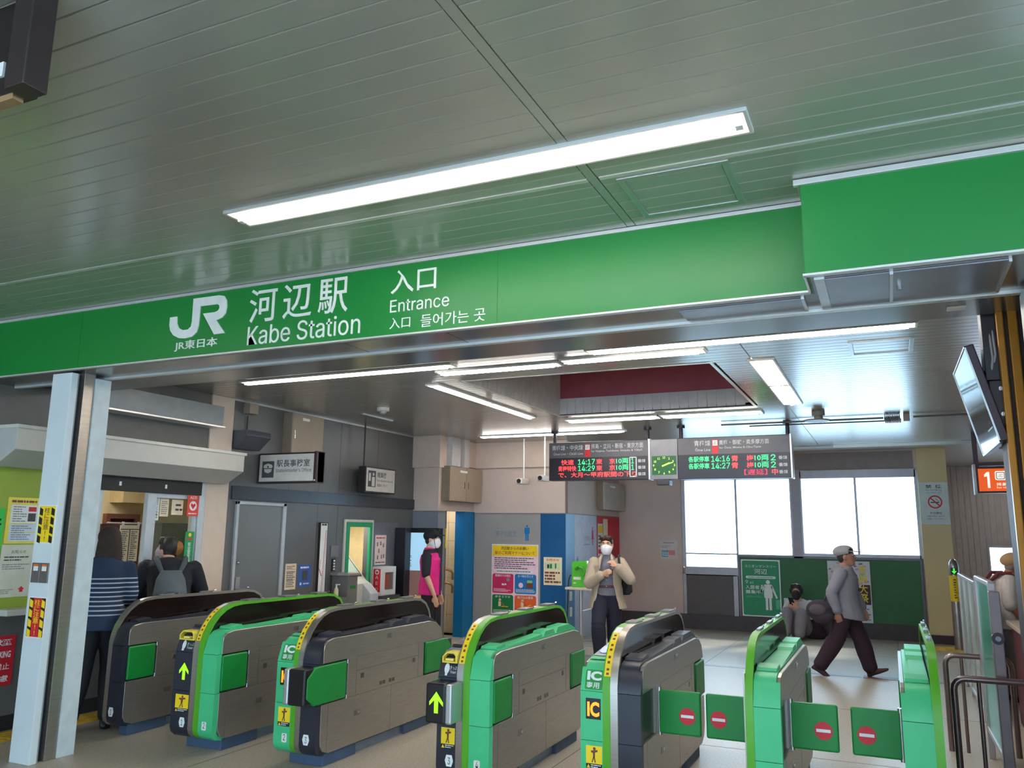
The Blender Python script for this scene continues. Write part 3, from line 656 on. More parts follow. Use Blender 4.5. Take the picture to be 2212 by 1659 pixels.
def gate(label, s0, s1, left, right, opt):
    """slab between x=s0 and s1; left/right: None or (colour, outer x). opt: features"""
    l0 = left[1] if left else s0; r1 = right[1] if right else s1
    xc = (l0 + r1) / 2
    t = thing('ticket_gate', label, 'ticket gate', (xc, GY, 0), 0, group='ticket gates in a row')
    X_ = lambda x: x - xc
    # plinth
    for y0, y1 in ((.13, .52), (1.2, 1.66)): MB().box(X_(l0 + .05), X_(r1 - .02), y0, y1, 0, .085).build('foot', blue_gr, t, bevel=0.004)
    MB().box(X_(l0 + .08), X_(r1 - .05), .5, 1.22, 0, .07).build('kick_plate', P('kick_grey', (128, 140, 156), 0.4, 0.4), t)
    # upright slab: smoked core with coloured rims
    inn = inset(SP, .022); lay = []
    if left: lay.append(left[0])
    if right: lay.append(right[0])
    core = clip(inn, .6, 1.2)
    MB().prism(core, 'x', X_(s0 + .004), X_(s1 - .004)).build('screen', smoke, t)
    w = (s1 - s0) / len(lay)
    for i, c in enumerate(lay):
        a, b = X_(s0 + w * i), X_(s0 + w * (i + 1) - .001)
        MB().ring(SP, inn, 'x', a, b).build('rim', gstrip[c], t, smooth='auto')
    # sensors on top of the slab
    for y in (.46, .92, 1.36):
        m = MB().box(X_(s0 + .01), X_(s1 - .01), y, y + .15, 1.066, 1.082)
        m.build('sensor', P('sensor_grey', (120, 116, 112), 0.35, 0.4), t, bevel=0.003)
        MB().cyl((X_(s1 - .012), y + .155, 1.083), (X_(s1 - .012), y + .185, 1.086), .006, 10).build('sensor_lens', chrome, t)
    # the two passage sides
    for side in (left, right):
        if not side: continue
        c, xo = side; isl = side is left; sg = -1 if isl else 1; xi = s0 if isl else s1
        xa, xb = (xo + .022, xi) if isl else (xi, xo - .022)
        m = MB()
        for z0, z1 in ((0, .4265), (.4295, .7085), (.7115, 1)): m.prism(clip(HP, z0, z1), 'x', X_(xa), X_(xb))
        FE = [(0, .16), (0, .715), (.04, .835), (.05, .842), (.05, .09), (.012, .122)]
        for z0, z1 in ((0, .4265), (.4295, .7085), (.7115, 1)): m.prism(clip(FE, z0, z1), 'x', X_(xo), X_(xa if isl else xb))
        m.build('cover', gcov[c], t, smooth='auto')
        # reader tray shapes on the top
        icp = isl and opt.get('front_l') == 'ic'
        m = MB().prism([(.10, .884), (.13, .893), (.62, .957), (.64, .884)] if icp else [(.14, .885), (.15, .902), (.27, .912), (.30, .885)], 'x', X_(xa + .004), X_(xb - .004))
        m.prism([(.96, .884), (1.0, .918), (1.16, .922), (1.2, .884)], 'x', X_(xa + .02), X_(xb - .004))
        if not icp: m.prism([(.34, .884), (.94, .884), (.94, .904)], 'x', X_(xa + .03), X_(xb - .004))
        m.prism([(1.22, .884), (1.26, .925), (1.5, .928), (1.66, .875), (1.6, .86)], 'x', X_(xa + .02), X_(xb - .004))
        m.build('top_tray', gcov[c], t, bevel=0.002)
        # steel side with notches for the flaps
        sp = [(.051, .20), (.051, .4285), (.345, .4285), (.345, .708), (.051, .708), (.051, .80), (.06, .835), (.092, .862), (.17, .875), (1.55, .873), (1.66, .853), (1.745, .80), (1.775, .73), (1.785, .70), (1.455, .70), (1.455, .425), (1.787, .425), (1.788, .2), (1.75, .13), (1.67, .088), (.16, .088), (.09, .11), (.06, .15)]
        xs = (xo, xo + .022) if isl else (xo - .022, xo)
        sd = MB().prism(sp, 'x', X_(xs[0]), X_(xs[1])).build('side_panel', steel, t, bevel=0.003, seg=1)
        xp = (xo + .018, xo + .0225) if isl else (xo - .0225, xo - .018)
        for y0, y1 in ((.05, .35), (1.45, 1.796)): MB().box(X_(xp[0]), X_(xp[1]), y0, y1, .427, .71 if y0 < 1 else .70).build('flap_pocket', P('pocket_black', (22, 20, 22), 0.4), t)
        # seams, windows and locks on the side that faces the viewer
        if not isl:
            e = X_(xo); q = lambda y0, y1, z0, z1, h=.0007: MB().box(e, e + h, y0, y1, z0, z1)
            m = MB().box(e, e + .0006, .36, 1.45, .429, .4315).box(e, e + .0006, .46, 1.36, .606, .6085).box(e, e + .0006, .46, .4625, .43, .71).box(e, e + .0006, .46, 1.42, .71, .7115).box(e, e + .0006, 1.36, 1.3625, .43, .70).box(e, e + .0006, .95, .9525, .09, .43).box(e, e + .0006, .13, .1325, .09, .43)
            m.build('panel_seam', P('seam_dark', (84, 80, 76), 0.5), t)
            for z in [(.52, .56, .545, .58), (1.27, 1.31, .56, .595)] + [(.78 + .045 * i, .815 + .045 * i, .455, .482) for i in (0, 1, 3, 4)]: q(*z).build('sensor_window', P('sensor_window', (74, 64, 62), 0.3), t)
            for (y, z) in ((.86, .80), (.45, .285)):
                k = q(y, y + .075, z, z + .04, .003).build('lock_plate', P('lock_plate', (128, 124, 118), 0.3, 0.7), t, bevel=0.002)
                MB().cyl((e + .002, y + .055, z + .02), (e + .006, y + .055, z + .02), .012, 14).build('lock', chrome, k)
        # flaps
        st = opt.get('flap_l' if isl else 'flap_r', 'open')
        xw = xo + .004 * sg
        if st == 'open':
            for (y0, y1) in ((.056, .325), (1.475, 1.785)):
                a, b = (X_(xo - .010), X_(xo + .017)) if isl else (X_(xo - .017), X_(xo + .010))
                fl = MB().box(a, b, y0, y1, .437, .70).build('flap', pad_gr, t, bevel=0.012, seg=3)
        elif st == 'closed':
            a, b = (X_(xo - .268), X_(xo - .004)) if isl else (X_(xo + .004), X_(xo + .268))
            fl = MB().box(a, b, .385, .42, .425, .685).build('flap', pad_gr, t, bevel=0.012, seg=3)
            f = Face((0, .3845, 0), (1, 0, 0), (0, 0, 1), 0.001); no_entry(f, (b - .082) if not isl else (a + .08), .54, .05)
            for ob in f.build(fl): pass
            a, b = (X_(xo - .010), X_(xo + .017)) if isl else (X_(xo - .017), X_(xo + .010))
            MB().box(a, b, 1.475, 1.785, .437, .69).build('flap', pad_gr, t, bevel=0.012, seg=3)
        elif st == 'wide':
            for (y0, y1, d) in ((-.13, .325, -1), (1.475, 1.93, 1)):
                ch = .085
                pl = [(y0, .50), (y0, .63), (y0 + ch, .70), (y1, .70), (y1, .437), (y0 + ch, .437)] if d < 0 else [(y0, .437), (y0, .70), (y1 - ch, .70), (y1, .63), (y1, .50), (y1 - ch, .437)]
                a, b = (X_(xo - .010), X_(xo + .017)) if isl else (X_(xo - .017), X_(xo + .010))
                MB().prism(pl, 'x', a, b).build('flap', pad_gr, t, bevel=0.01, seg=3)
            for (y0, y1) in ((-.15, -.005), (1.8, 1.95)):
                a, b = (X_(xo - .004), X_(xi)) if isl else (X_(xi), X_(xo + .004))
                bx = MB().box(a, b, y0, y1, .45, .695).build('flap_housing', P('housing_black', (28, 24, 26), 0.3), t, bevel=0.014, seg=3)
                a, b = (X_(xi) - .002, X_(xi) + .045) if isl else (X_(xi) - .045, X_(xi) + .002)
                MB().box(a, b, y0, y1 if y0 > 0 else y1 + .005, .452, .694).build('housing_edge', alu, bx, bevel=0.012, seg=2)
        if st != 'closed':
            xh = X_(xo + .008 * sg)
            
            for z in (.432, .680): MB().cyl((xh, .335, z), (xh, .335, z + .026), .009, 10).build('hinge', chrome, t, smooth='auto')
            MB().box(xh - .002, xh + .002, .338, .344, .445, .69).build('hinge_strip', alu, t)
        else:
            xh = X_(xo + .008 * sg); MB().cyl((xh, .40, .415), (xh, .40, .70), .014, 12).build('hinge', chrome, t, smooth='auto')
        # front graphics
        wd = xb - xa; num = opt.get('num_l' if isl else 'num_r')
        f = Face((X_(xa), 0, 0), (1, 0, 0), (0, 0, 1), 0.0008)
        if num:
            cx = wd * (.62 if isl else .5)
            if c == 'd': f.poly([(cx - .03, .20), (cx - .02, .235), (cx + .02, .235), (cx + .03, .20), (cx + .018, .165), (cx - .018, .165)], 'number_badge', white)
            else: f.rrect(cx - .022, .165, cx + .022, .225, .008, 'number_badge', paper)
            f.text(num, cx - .009, .178, cx + .009, .22, 'number', black, 2, bold=0.01)
        if isl and opt.get('warn'):
            a = wd * .10; b = wd * .95
            f.rect(a, .30, b, .40, 'caution_label', yellow).rect(a, .272, b, .30, 'caution_label', black)
            person_mark(f, a + .02, .302, b - .02, .398, brown); f.bars(a + .03, .275, b - .004, .298, 2, 'lettering', white, 2)
            f.poly([(a + .004, .275), (a + .026, .275), (a + .015, .296)], 'lettering', yellow, 2)
        mode = opt.get('front_l') if isl else None
        if mode == 'ic':
            fl = Face((X_(xa), 0.0, .715), (1, 0, 0), (0, .316, .949), 0.0012)
            fl.rrect(.004, .004, wd - .004, .12, .01, 'label_panel', P('label_green', (30, 140, 52), 0.35))
            fl.text('IC', wd * .12, .058, wd * .9, .112, 'lettering', white, 2, bold=0.05); fl.text('専用', wd * .12, .012, wd * .8, .048, 'lettering', white, 2, bold=0.02)
            fl.build(t)
            f.rect(wd * .10, .55, wd * .9, .67, 'led_panel', led_bk); f.text('IC', wd * .18, .565, wd * .82, .65, 'led_letters', led_o, 2, bold=0.04)
            fr = Face((X_(xa + .006), .15, .8960), (1, 0, 0), (0, .9916, .1295), .003); fr.rrect(.004, .0, wd - .016, .30, .012, 'card_reader', P('reader_frame', (44, 60, 74), 0.3)); fr.disc((wd - .012) / 2, .15, .045, 'reader_pad', ic_blue, 2, ry=.10); fr.build(t)
        if mode in ('ticket', 'ticket_box'):
            xm = X_((xa + xb) / 2); hw = wd / 2 - .004
            ou = [(xm - hw, .80), (xm + hw, .80), (xm + hw, .85), (xm + hw - .02, .872), (xm - hw + .035, .872), (xm - hw, .84)]
            inr = [(xm - hw + .012, .812), (xm + hw - .012, .812), (xm + hw - .012, .845), (xm + hw - .024, .86), (xm - hw + .038, .86), (xm - hw + .012, .836)]
            MB().ring(ou, inr, 'y', .0, .10).build('ticket_slot', yel_pl, t, bevel=0.002)
            MB().prism(inr, 'y', .05, .09).build('slot_mouth', P('slot_dark', (70, 60, 20), 0.5), t)
            MB().box(xm - .03, xm + .03, .0, .06, .815, .828).build('slot_tongue', P('tongue_yellow', (246, 226, 110), 0.4), t)
            fl = Face((X_(xa), 0.0, .715), (1, 0, 0), (0, .316, .949), 0.0012)
            fl.disc(wd * .3, .05, .018, 'pictogram', white, 1, ry=.034); fl.rect(wd * .22, .006, wd * .36, .03, 'pictogram', white)
            fl.text('きっぷ', wd * .5, .045, wd * .92, .068, 'lettering', white); fl.text('Ticket', wd * .52, .022, wd * .9, .038, 'lettering', white); fl.build(t)
            def arrow(F, cx, cz, h):
                F.poly([(cx, cz + h / 2), (cx + h * .38, cz + h * .02), (cx + h * .38, cz - h * .16), (cx + h * .11, cz + h * .10), (cx + h * .11, cz - h / 2), (cx - h * .11, cz - h / 2), (cx - h * .11, cz + h * .10), (cx - h * .38, cz - h * .16), (cx - h * .38, cz + h * .02)], 'arrow_display', led_g)
            if mode == 'ticket': arrow(f, wd * .5, .57, .125)
            else:
                g = Face((X_(l0), -.15, 0), (1, 0, 0), (0, 0, 1), .001); arrow(g, .075, .58, .13); g.build(t)
        f.build(t)
    if opt.get('spare_flap'):
        a, b = X_(s0 - .30), X_(s0 - .055)
        fl = MB().box(a, b, .385, .42, .425, .685).build('flap', pad_gr, t, bevel=0.012, seg=3)
        f = Face((0, .3845, 0), (1, 0, 0), (0, 0, 1), 0.001); no_entry(f, a + .078, .54, .05); f.build(fl)
        MB().box(X_(s0 - .06), X_(s0), .37, .44, .41, .70).build('hinge', P('pocket_black', (22, 20, 22), 0.4), t, bevel=0.006)
        MB().box(X_(s0 - .01), X_(s0), .02, 1.78, .10, .88).build('back_cover', steel, t)
    # yellow sticker that wraps over the front of the slab
    if opt.get('wrap'):
        for nm, rng, mat in (('caution_strip', (2, 6), yellow), ('caution_strip', (6, 7), white), ):
            pts = SP[rng[0]:rng[1] + 1]; xm = X_((s0 + s1) / 2 + opt.get('wrap_dx', -.02)); o = [V((xm, p[0] - .0012, p[1] + .0008)) for p in pts]
            vs = [(p.x - .02, p.y, p.z) for p in o] + [(p.x + .02, p.y, p.z) for p in o] + [(p.x - .02, p.y + .002, p.z - .001) for p in o] + [(p.x + .02, p.y + .002, p.z - .001) for p in o]; n = len(o)
            MB().add(vs, [(i, n + i, n + i + 1, i + 1) for i in range(n - 1)] + [(2 * n + i, 2 * n + i + 1, 3 * n + i + 1, 3 * n + i) for i in range(n - 1)]).build(nm, mat, t)
        m = MB()
        for i in range(2, 6):
            a, b = V((0, *SP[i])), V((0, *SP[i + 1])); d = (b - a); nn = V((0, -d.z, d.y)).normalized()
            for k in (.15, .55):
                p = a + d * k + nn * .0026; x = X_((s0 + s1) / 2 + opt.get('wrap_dx', -.02)); e = d * .2
                m.add([(x - .008, p.y, p.z), (x + .008, p.y, p.z), (x + .008, (p + e).y, (p + e).z), (x - .008, (p + e).y, (p + e).z)], [(0, 1, 2, 3)])
        m.build('lettering', brown, t)
    return t
gate('first ticket gate from the left, narrow dark one beside the striped sweater', -5.855, -5.81, None, ('d', -5.69), dict(num_r='1'))
gate('second ticket gate from the left, dark and mint green halves with lit arrow', -4.935, -4.83, ('d', -5.115), ('g', -4.69), dict(num_l='1', num_r='2', front_l='ticket', warn=1, wrap=1))
gate('third ticket gate from the left, with black flap housing jutting forward', -3.965, -3.88, ('g', -4.11), ('d', -3.74), dict(num_l='2', num_r='3', front_l='ic', warn=1, wrap=1, flap_r='wide'))
gate('fourth ticket gate, mint green right half and black arrow box on the left', -2.63, -2.535, ('d', -2.77), ('g', -2.39), dict(num_l='3', num_r='4', front_l='ticket_box', warn=1, wrap=1, flap_l='wide'))
gate('fifth ticket gate, orange lit display on the left and closed flap on the right', -1.635, -1.54, ('g', -1.775), ('d', -1.4), dict(num_l='4', front_l='ic', warn=1, wrap=1, flap_r='closed'))
gate('sixth ticket gate, slim green one with closed flaps on both sides', -.80, -.755, None, ('g', -.61), dict(flap_r='closed', spare_flap=1))
gate('seventh ticket gate, rightmost green one with its rail on the right', .14, .185, ('g', -.005), None, dict(flap_l='closed'))
# ================================================================== TRAIN DISPLAYS AND CLOCK
YD = 11.0
led_r = E('led_red_text', (255, 60, 60), 1.4); led_gr = E('led_green_text', (50, 240, 120), 1.2); led_dim = E('led_dim_red', (190, 40, 70), 0.8)
scr = P('display_screen_dark', (38, 32, 42), 0.3); hdr = P('display_header_grey', (92, 88, 92), 0.4, 0.1); wlet = P('display_lettering', (205, 203, 205), 0.6)
def display(label, x0, x1, zt, zb, L):
    w, h = x1 - x0, zt - zb
    t = thing('train_display', label, 'display board', ((x0 + x1) / 2, YD, zb), group='train displays')
    MB().box(x0, x1, YD, YD + .16, zb, zt).build('case', P('display_case', (58, 56, 62), 0.4, 0.2), t, bevel=0.006)
    MB().box(x1, x1 + .03, YD - .006, YD + .17, zb - .01, zt + .01).build('end_cap', alu, t, bevel=0.006)
    f = Face((x0, YD, zb), (1, 0, 0), (0, 0, 1), .0015)
    f.rect(.005, h * .59, w - .005, h - .01, 'header_panel', hdr).rect(.005, .008, w - .005, h * .585, 'screen', scr)
    a, b = L['line']; f.text(a[0], a[1] * w, h * .79, a[2] * w, h * .925, 'lettering', wlet, 2, bold=.02); f.text(b[0], b[1] * w, h * .665, b[2] * w, h * .745, 'lettering', wlet, 2, bold=.01)
    m = L['mark']; f.rect(m * w, h * .60, (m + .055) * w, h * .94, 'line_mark', red, 2).rect((m + .005) * w, h * .79, (m + .05) * w, h * .92, 'line_mark', white, 3)
    f.text('JC', (m + .014) * w, h * .82, (m + .041) * w, h * .89, 'line_letters', black, 4, bold=.02)
    a, b = L['dest']; f.text(a[0], a[1] * w, h * .80, a[2] * w, h * .935, 'lettering', wlet, 2, bold=.02); f.text(b[0], b[1] * w, h * .705, b[2] * w, h * .775, 'lettering', wlet, 2, bold=.01)
    for r, row in enumerate(L['rows']):
        zr0 = h * (.405 - .165 * r); zr1 = zr0 + h * .135
        for (tx, p0, p1, c) in row: f.text(tx, p0 * w, zr0, p1 * w, zr1, 'led_text', {'r': led_r, 'g': led_gr, 'd': led_dim}[c], 2, bold=.012)
        f.text('番線', L['bx'] * w, zr0 + h * .02, (L['bx'] + .075) * w, zr0 + h * .105, 'lettering', wlet, 2, bold=.02)
    if L.get('box'):
        a, b = L['box']; a *= w; b *= w
        for q in ((a, .06 * h, a + .012, .57 * h), (b - .012, .06 * h, b, .57 * h), (a, .06 * h, b, .06 * h + .012), (a, .57 * h - .012, b, .57 * h)): f.rect(*q, 'white_frame', white, 3)
    f.build(t)
    for x in (x0 + .07, x1 - .04) if L.get('pl') is None else L['pl']:
        m = MB().cyl((x, YD + .08, zt - .01), (x, YD + .08, ZI), .026, 14); m.cyl((x, YD + .08, ZI - .03), (x, YD + .08, ZI), .055, 16)
        m.build('hanger_pole', P('hanger_dark', (54, 46, 52), 0.4, 0.4), t, smooth='auto')
    return t
display('left hanging train display with red and green lines to Tokyo', -4.46, -2.98, 2.945, 2.395, dict(
    line=(('青梅線・中央線', .035, .355), ('Ōme Line・Chūō Line', .05, .355)), mark=.375, dest=(('拝島・立川・新宿・東京方面', .44, .955), ('for Haijima, Tachikawa, Shinjuku & Tōkyō', .44, .945)),
    rows=[[('快速', .13, .26, 'r'), ('14:17', .305, .475, 'g'), ('東', .49, .55, 'r'), ('京', .62, .68, 'r'), ('10両', .69, .81, 'g'), ('1', .838, .862, 'g')],
          [('青梅特快', .10, .285, 'r'), ('14:29', .305, .475, 'g'), ('東', .49, .55, 'r'), ('京', .62, .68, 'r'), ('10両', .69, .81, 'g'), ('1', .838, .862, 'g')],
          [('で、大月〜甲府駅間の下り', .10, .885, 'r')]], bx=.90, box=(.82, .89), pl=(-4.40, -3.0)))
display('right hanging train display with green lines bound for Ome', -2.565, -1.105, 2.945, 2.385, dict(
    line=(('青梅線', .155, .305), ('Ōme Line', .165, .305)), mark=.32, dest=(('青梅・御嶽・奥多摩方面', .385, .825), ('for Ōme, Mitake & Oku-Tama', .385, .755)),
    rows=[[('各駅停車', .10, .29, 'g'), ('14:16', .31, .475, 'g'), ('青', .49, .55, 'r'), ('梅', .625, .685, 'r'), ('10両', .695, .815, 'g'), ('2', .835, .875, 'g')],
          [('各駅停車', .10, .29, 'g'), ('14:27', .31, .475, 'g'), ('青', .49, .55, 'r'), ('梅', .625, .685, 'r'), ('10両', .695, .815, 'g'), ('2', .835, .875, 'g')],
          [('【遅延】', .60, .80, 'd'), ('中', .84, .89, 'r')]], bx=.90, pl=(-2.53, -1.13)))
t = thing('station_clock', 'green clock face in a grey panel between the two train displays', 'clock', (-2.77, YD, 2.39))
MB().box(-2.955, -2.57, YD + .01, YD + .15, 2.39, 2.94).build('case', P('clock_case', (120, 118, 122), 0.35, 0.3), t, bevel=0.004)
f = Face((-2.93, YD + .01, 2.45), (1, 0, 0), (0, 0, 1), .0015); cw_, ch_ = .34, .26
cg = E('clock_green', (0, 74, 28), 0.35); cy = E('clock_yellow', (216, 226, 90), 0.9)
f.rect(0, 0, cw_, ch_, 'clock_face', cg)
for k in range(12):
    a = RD(90 - 30 * (k + 1)); x = cw_ / 2 + .145 * cos(a); y = ch_ / 2 + .108 * sin(a)
    f.text(str(k + 1), x - (.010 if k < 9 else .017), y - .014, x + (.010 if k < 9 else .017), y + .014, 'numerals', cy, 2, bold=.03)
def hand(ang, l, tt): a = RD(ang); f.line(cw_ / 2 - .03 * cos(a), ch_ / 2 - .03 * sin(a), cw_ / 2 + l * cos(a), ch_ / 2 + l * sin(a), tt, 'clock_hand', cy, 3)
hand(90 - 14.25 * 30, .085, .018); hand(90 - 12 * 6, .125, .011); f.build(t)
tag(MB().box(-2.86, -2.68, YD - .03, YD + .14, 2.31, 2.385).build('speaker_box', P('dark_lens_box', (44, 40, 46), 0.4), None, bevel=0.01), 'small dark box mounted below the green clock', 'camera')
for (x, y0, z, s, lb) in ((-5.2, 11.75, 2.44, 1, 'white security camera hanging on a thin rod in front of the toilets'), (-4.78, 11.6, 2.47, -1, 'pale security camera hanging under the left train display')):
    t = thing('security_camera', lb, 'camera', (x, y0, z - .06))
    MB().box(x - .05, x + .05, y0 - .17, y0 + .12, z - .045, z + .045).build('housing', P('camera_white', (206, 198, 186), 0.4), t, bevel=0.012)
    MB().cyl((x, y0 - .18, z), (x, y0 - .165, z), .034, 16).build('lens', black_pl, t)
    MB().cyl((x, y0 + .02, z + .04), (x, y0 + .02, ZI), .012, 10).build('mount_rod', white, t)

# ================================================================== LEFT WALL: SIGNS, DOOR, MACHINES
t = thing('stationmaster_sign', "projecting lightbox sign reading stationmaster's office with a cap pictogram", 'sign', (-6.28, 7.5, 2.2))
MB().box(-6.7, -5.84, 7.44, 7.56, 2.18, 2.53).build('case', frame_br, t, bevel=0.006)
MB().box(-5.885, -5.84, 7.425, 7.575, 2.175, 2.535).build('end_cap', P('bronze_end', (66, 50, 46), 0.35, 0.4), t, bevel=0.008)
f = Face((-6.68, 7.44, 2.2), (1, 0, 0), (0, 0, 1), .0015); lb = P('lightbox_white', (196, 190, 184), 0.4)
f.rect(0, 0, .785, .31, 'panel', lb); f.rect(.04, .045, .215, .235, 'pictogram', dgrey, 2)
f.poly([(.06, .175), (.075, .195), (.125, .21), (.18, .195), (.196, .175), (.185, .155), (.07, .155)], 'pictogram', lb, 3); f.poly([(.07, .145), (.185, .145), (.175, .11), (.128, .095), (.082, .11)], 'pictogram', lb, 3); f.disc(.128, .17, .012, 'pictogram', dgrey, 4)
f.text('駅長事務室', .25, .165, .73, .25, 'lettering', dgrey, 2, bold=.03); f.text("Stationmaster's Office", .245, .105, .755, .145, 'lettering', dgrey, 2); f.build(t)
MB().ell((-5.862, 7.42, 2.205), .014, .01, .014).build('lock', chrome, t, smooth=True)
t = thing('fare_adjustment_sign', 'fare adjustment machine lightbox sign hung on a thin dark pole', 'sign', (-6.56, 9.7, 2.18))
MB().box(-6.62, -6.5, 9.33, 10.08, 2.17, 2.53).build('case', frame_br, t, bevel=0.006)
f = Face((-6.5, 9.35, 2.19), (0, 1, 0), (0, 0, 1), .0015)
f.rect(0, 0, .71, .32, 'panel', lb); f.rect(.04, .06, .225, .285, 'pictogram', dgrey, 2); f.disc(.165, .235, .022, 'pictogram', lb, 3).poly([(.13, .07), (.13, .2), (.2, .2), (.2, .07)], 'pictogram', lb, 3).rect(.055, .14, .1, .25, 'pictogram', lb, 3)
f.text('精算機', .26, .195, .49, .275, 'lettering', dgrey, 2, bold=.03); f.text('Fare Adjustment Machine', .255, .135, .66, .172, 'lettering', dgrey, 2, bold=.01); f.text('精算机  정산기', .26, .07, .52, .11, 'lettering', dgrey, 2); f.build(t)
MB().cyl((-6.6, 9.42, 2.52), (-6.6, 9.42, ZI), .011, 10).build('hanger_pole', P('hanger_dark', (54, 46, 52), 0.4, 0.4), t)
# office door in the grey wall
t = bpy.data.objects.new('door_1', None); COL.objects.link(t); t.location = (X, 7.58, 0); t['_w'] = (X, 7.58, 0); t['kind'] = 'structure'
MB().box(X - .02, X + .012, 7.19, 7.93, .02, 1.93).build('door_leaf', P('door_grey', (112, 113, 113), 0.35, 0.15, 0.04, 2), t)
MB().box(X, X + .03, 7.14, 7.18, 0, 1.965).box(X, X + .03, 7.93, 7.985, 0, 1.965).box(X, X + .03, 7.14, 7.985, 1.93, 1.965).build('door_frame', P('door_frame_grey', (178, 182, 186), 0.35, 0.2), t, bevel=0.003)
MB().ell((X + .03, 7.215, 1.28), .02, .016, .016).build('door_knob', chrome, t, smooth=True)
MB().box(X + .01, X + .028, 7.2, 7.27, .93, 1.12).build('push_button_lock', P('keypad_grey', (150, 150, 150), 0.4, 0.5), t, bevel=0.004)
# speaker, junction box, cabinet
t = thing('wall_speaker', 'dark wedge-shaped speaker on the grey wall beside the beige pier', 'speaker', (X + .1, 7.22, 2.55))
MB().prism([(X, 2.57), (X + .05, 2.55), (X + .22, 2.70), (X + .2, 2.76), (X, 2.76)], 'y', 7.02, 7.42).build('cabinet', P('speaker_dark', (76, 78, 84), 0.4), t, bevel=0.01)
MB().cyl((X + .02, 7.22, 2.76), (X + .02, 7.22, 2.95), .008, 8).build('cable', black_pl, t)
tag(MB().box(X, X + .1, 7.16, 7.30, 2.97, 3.09).build('junction_box', beige_box, None, bevel=0.004), 'small beige junction box near the ceiling above the wall speaker', 'box')
def cab(label, x0, x1, y0, y1, z0, z1, two, face='x', mat=beige_box):
    t = thing('wall_cabinet', label, 'cabinet', ((x0 + x1) / 2, (y0 + y1) / 2, z0))
    MB().box(x0, x1 - .02, y0, y1, z0, z1).build('body', P('cabinet_body', (140, 124, 106), 0.5), t, bevel=0.003)
    ys = [(y0, y1)] if not two else [(y0, (y0 + y1) / 2 - .002), ((y0 + y1) / 2 + .002, y1)]
    for i, (a, b) in enumerate(ys):
        d = MB().box(x1 - .02, x1, a + .004, b - .004, z0 + .004, z1 - .004).build('door', mat, t, bevel=0.003)
        yh = (b - .06 if i == 0 else a + .06) if two else a + .05
        MB().box(x1, x1 + .006, yh - .008, yh + .008, z0 + (z1 - z0) * .38, z0 + (z1 - z0) * .58).build('handle', P('handle_dark', (80, 70, 62), 0.4) if two else chrome, d, bevel=0.002)
    MB().box(x1, x1 + .002, y0 + (y1 - y0) * .3, y0 + (y1 - y0) * .52, z1 - .085, z1 - .05).build('label', white, t)
    return t
cab('tall beige cabinet high on the grey wall behind the stationmaster sign', X, X + .15, 7.86, 8.47, 2.56, 3.08, False)
cab('beige double-door cabinet above the toilet doorway', -6.28, -6.13, 11.05, 12.15, 2.12, 2.66, True)
cab('flat pale cabinet high on the wall above the red toilet door', -4.66, -4.52, 13.72, 14.98, 2.06, 2.55, False, mat=P('cabinet_pale', (184, 172, 160), 0.5))
for (y0, y1, lb) in ((11.14, 11.42, 'wide white cable duct above the beige cabinet'), (11.56, 11.72, 'narrow white cable duct above the beige cabinet')):
    tag(MB().box(-6.24, -6.15, y0, y1, 2.665, ZI).build('cable_duct', P('duct_white', (196, 190, 190), 0.5), None, bevel=0.004), lb, 'duct')
tag(MB().cyl((-4.64, 12.19, 1.96), (-4.64, 12.19, 2.7), .02, 12).build('pipe', P('pipe_brown', (120, 104, 100), 0.5), None, smooth='auto'), 'thin vertical pipe on the corner of the toilet block', 'pipe')
# notices on the grey wall (flat prints with a little thickness)
def notice(name, label, cat, o, u, w, h, bg, draw=None, th=.004, group=None, frame=None):
    """o: lower left corner on the wall; u: reading direction; stands off along the wall normal"""
    u = V(u); n = u.cross(V((0, 0, 1))).normalized(); c = V(o) + u * w / 2
    t = thing(name, label, cat, tuple(c), group=group); k = V((0, 0, 1))
    p = [V(o), V(o) + u * w, V(o) + u * w + k * h, V(o) + k * h]
    MB().add([q for q in p] + [q + n * th for q in p], [(0, 1, 2, 3), (7, 6, 5, 4), (0, 4, 5, 1), (1, 5, 6, 2), (2, 6, 7, 3), (3, 7, 4, 0)]).build('backing', frame or bg, t)
    f = Face(V(o) + n * th, u, (0, 0, 1), .0008)
    if frame: f.rect(.012, .012, w - .012, h - .012, 'panel', bg)
    if draw: draw(f, w, h)
    f.build(t); return t
UY = (0, 1, 0)
def dr(f, w, h):
    f.bars(.02, h * .8, w - .02, h * .93, 2, 'lettering', brown); f.bars(.02, h * .08, w - .02, h * .72, 9, 'lettering', dgrey, seed=4)
    for z in (.77, .66, .36): f.rect(.02, h * z, w - .02, h * z + .004, 'rule', brown, 3)
notice('notice_paper', 'cream paper notice taped on the grey wall right of the grey door', 'notice', (X, 8.06, .93), UY, .2, .31, P('cream_paper', (222, 204, 178), 0.7), dr)
def dr(f, w, h):
    f.rect(w * .28, h * .3, w * .72, h * .74, 'picture', dgrey); f.bars(.03, h * .82, w - .03, h * .93, 1, 'lettering', white, fill=.7); f.bars(w * .4, h * .08, w - .03, h * .2, 1, 'lettering', white); f.disc(w * .2, h * .14, .018, 'picture', white)
notice('blue_notice', 'blue notice on the grey wall beside the cream paper', 'notice', (X, 8.31, .95), UY, .24, .27, P('notice_blue', (52, 92, 170), 0.5), dr)
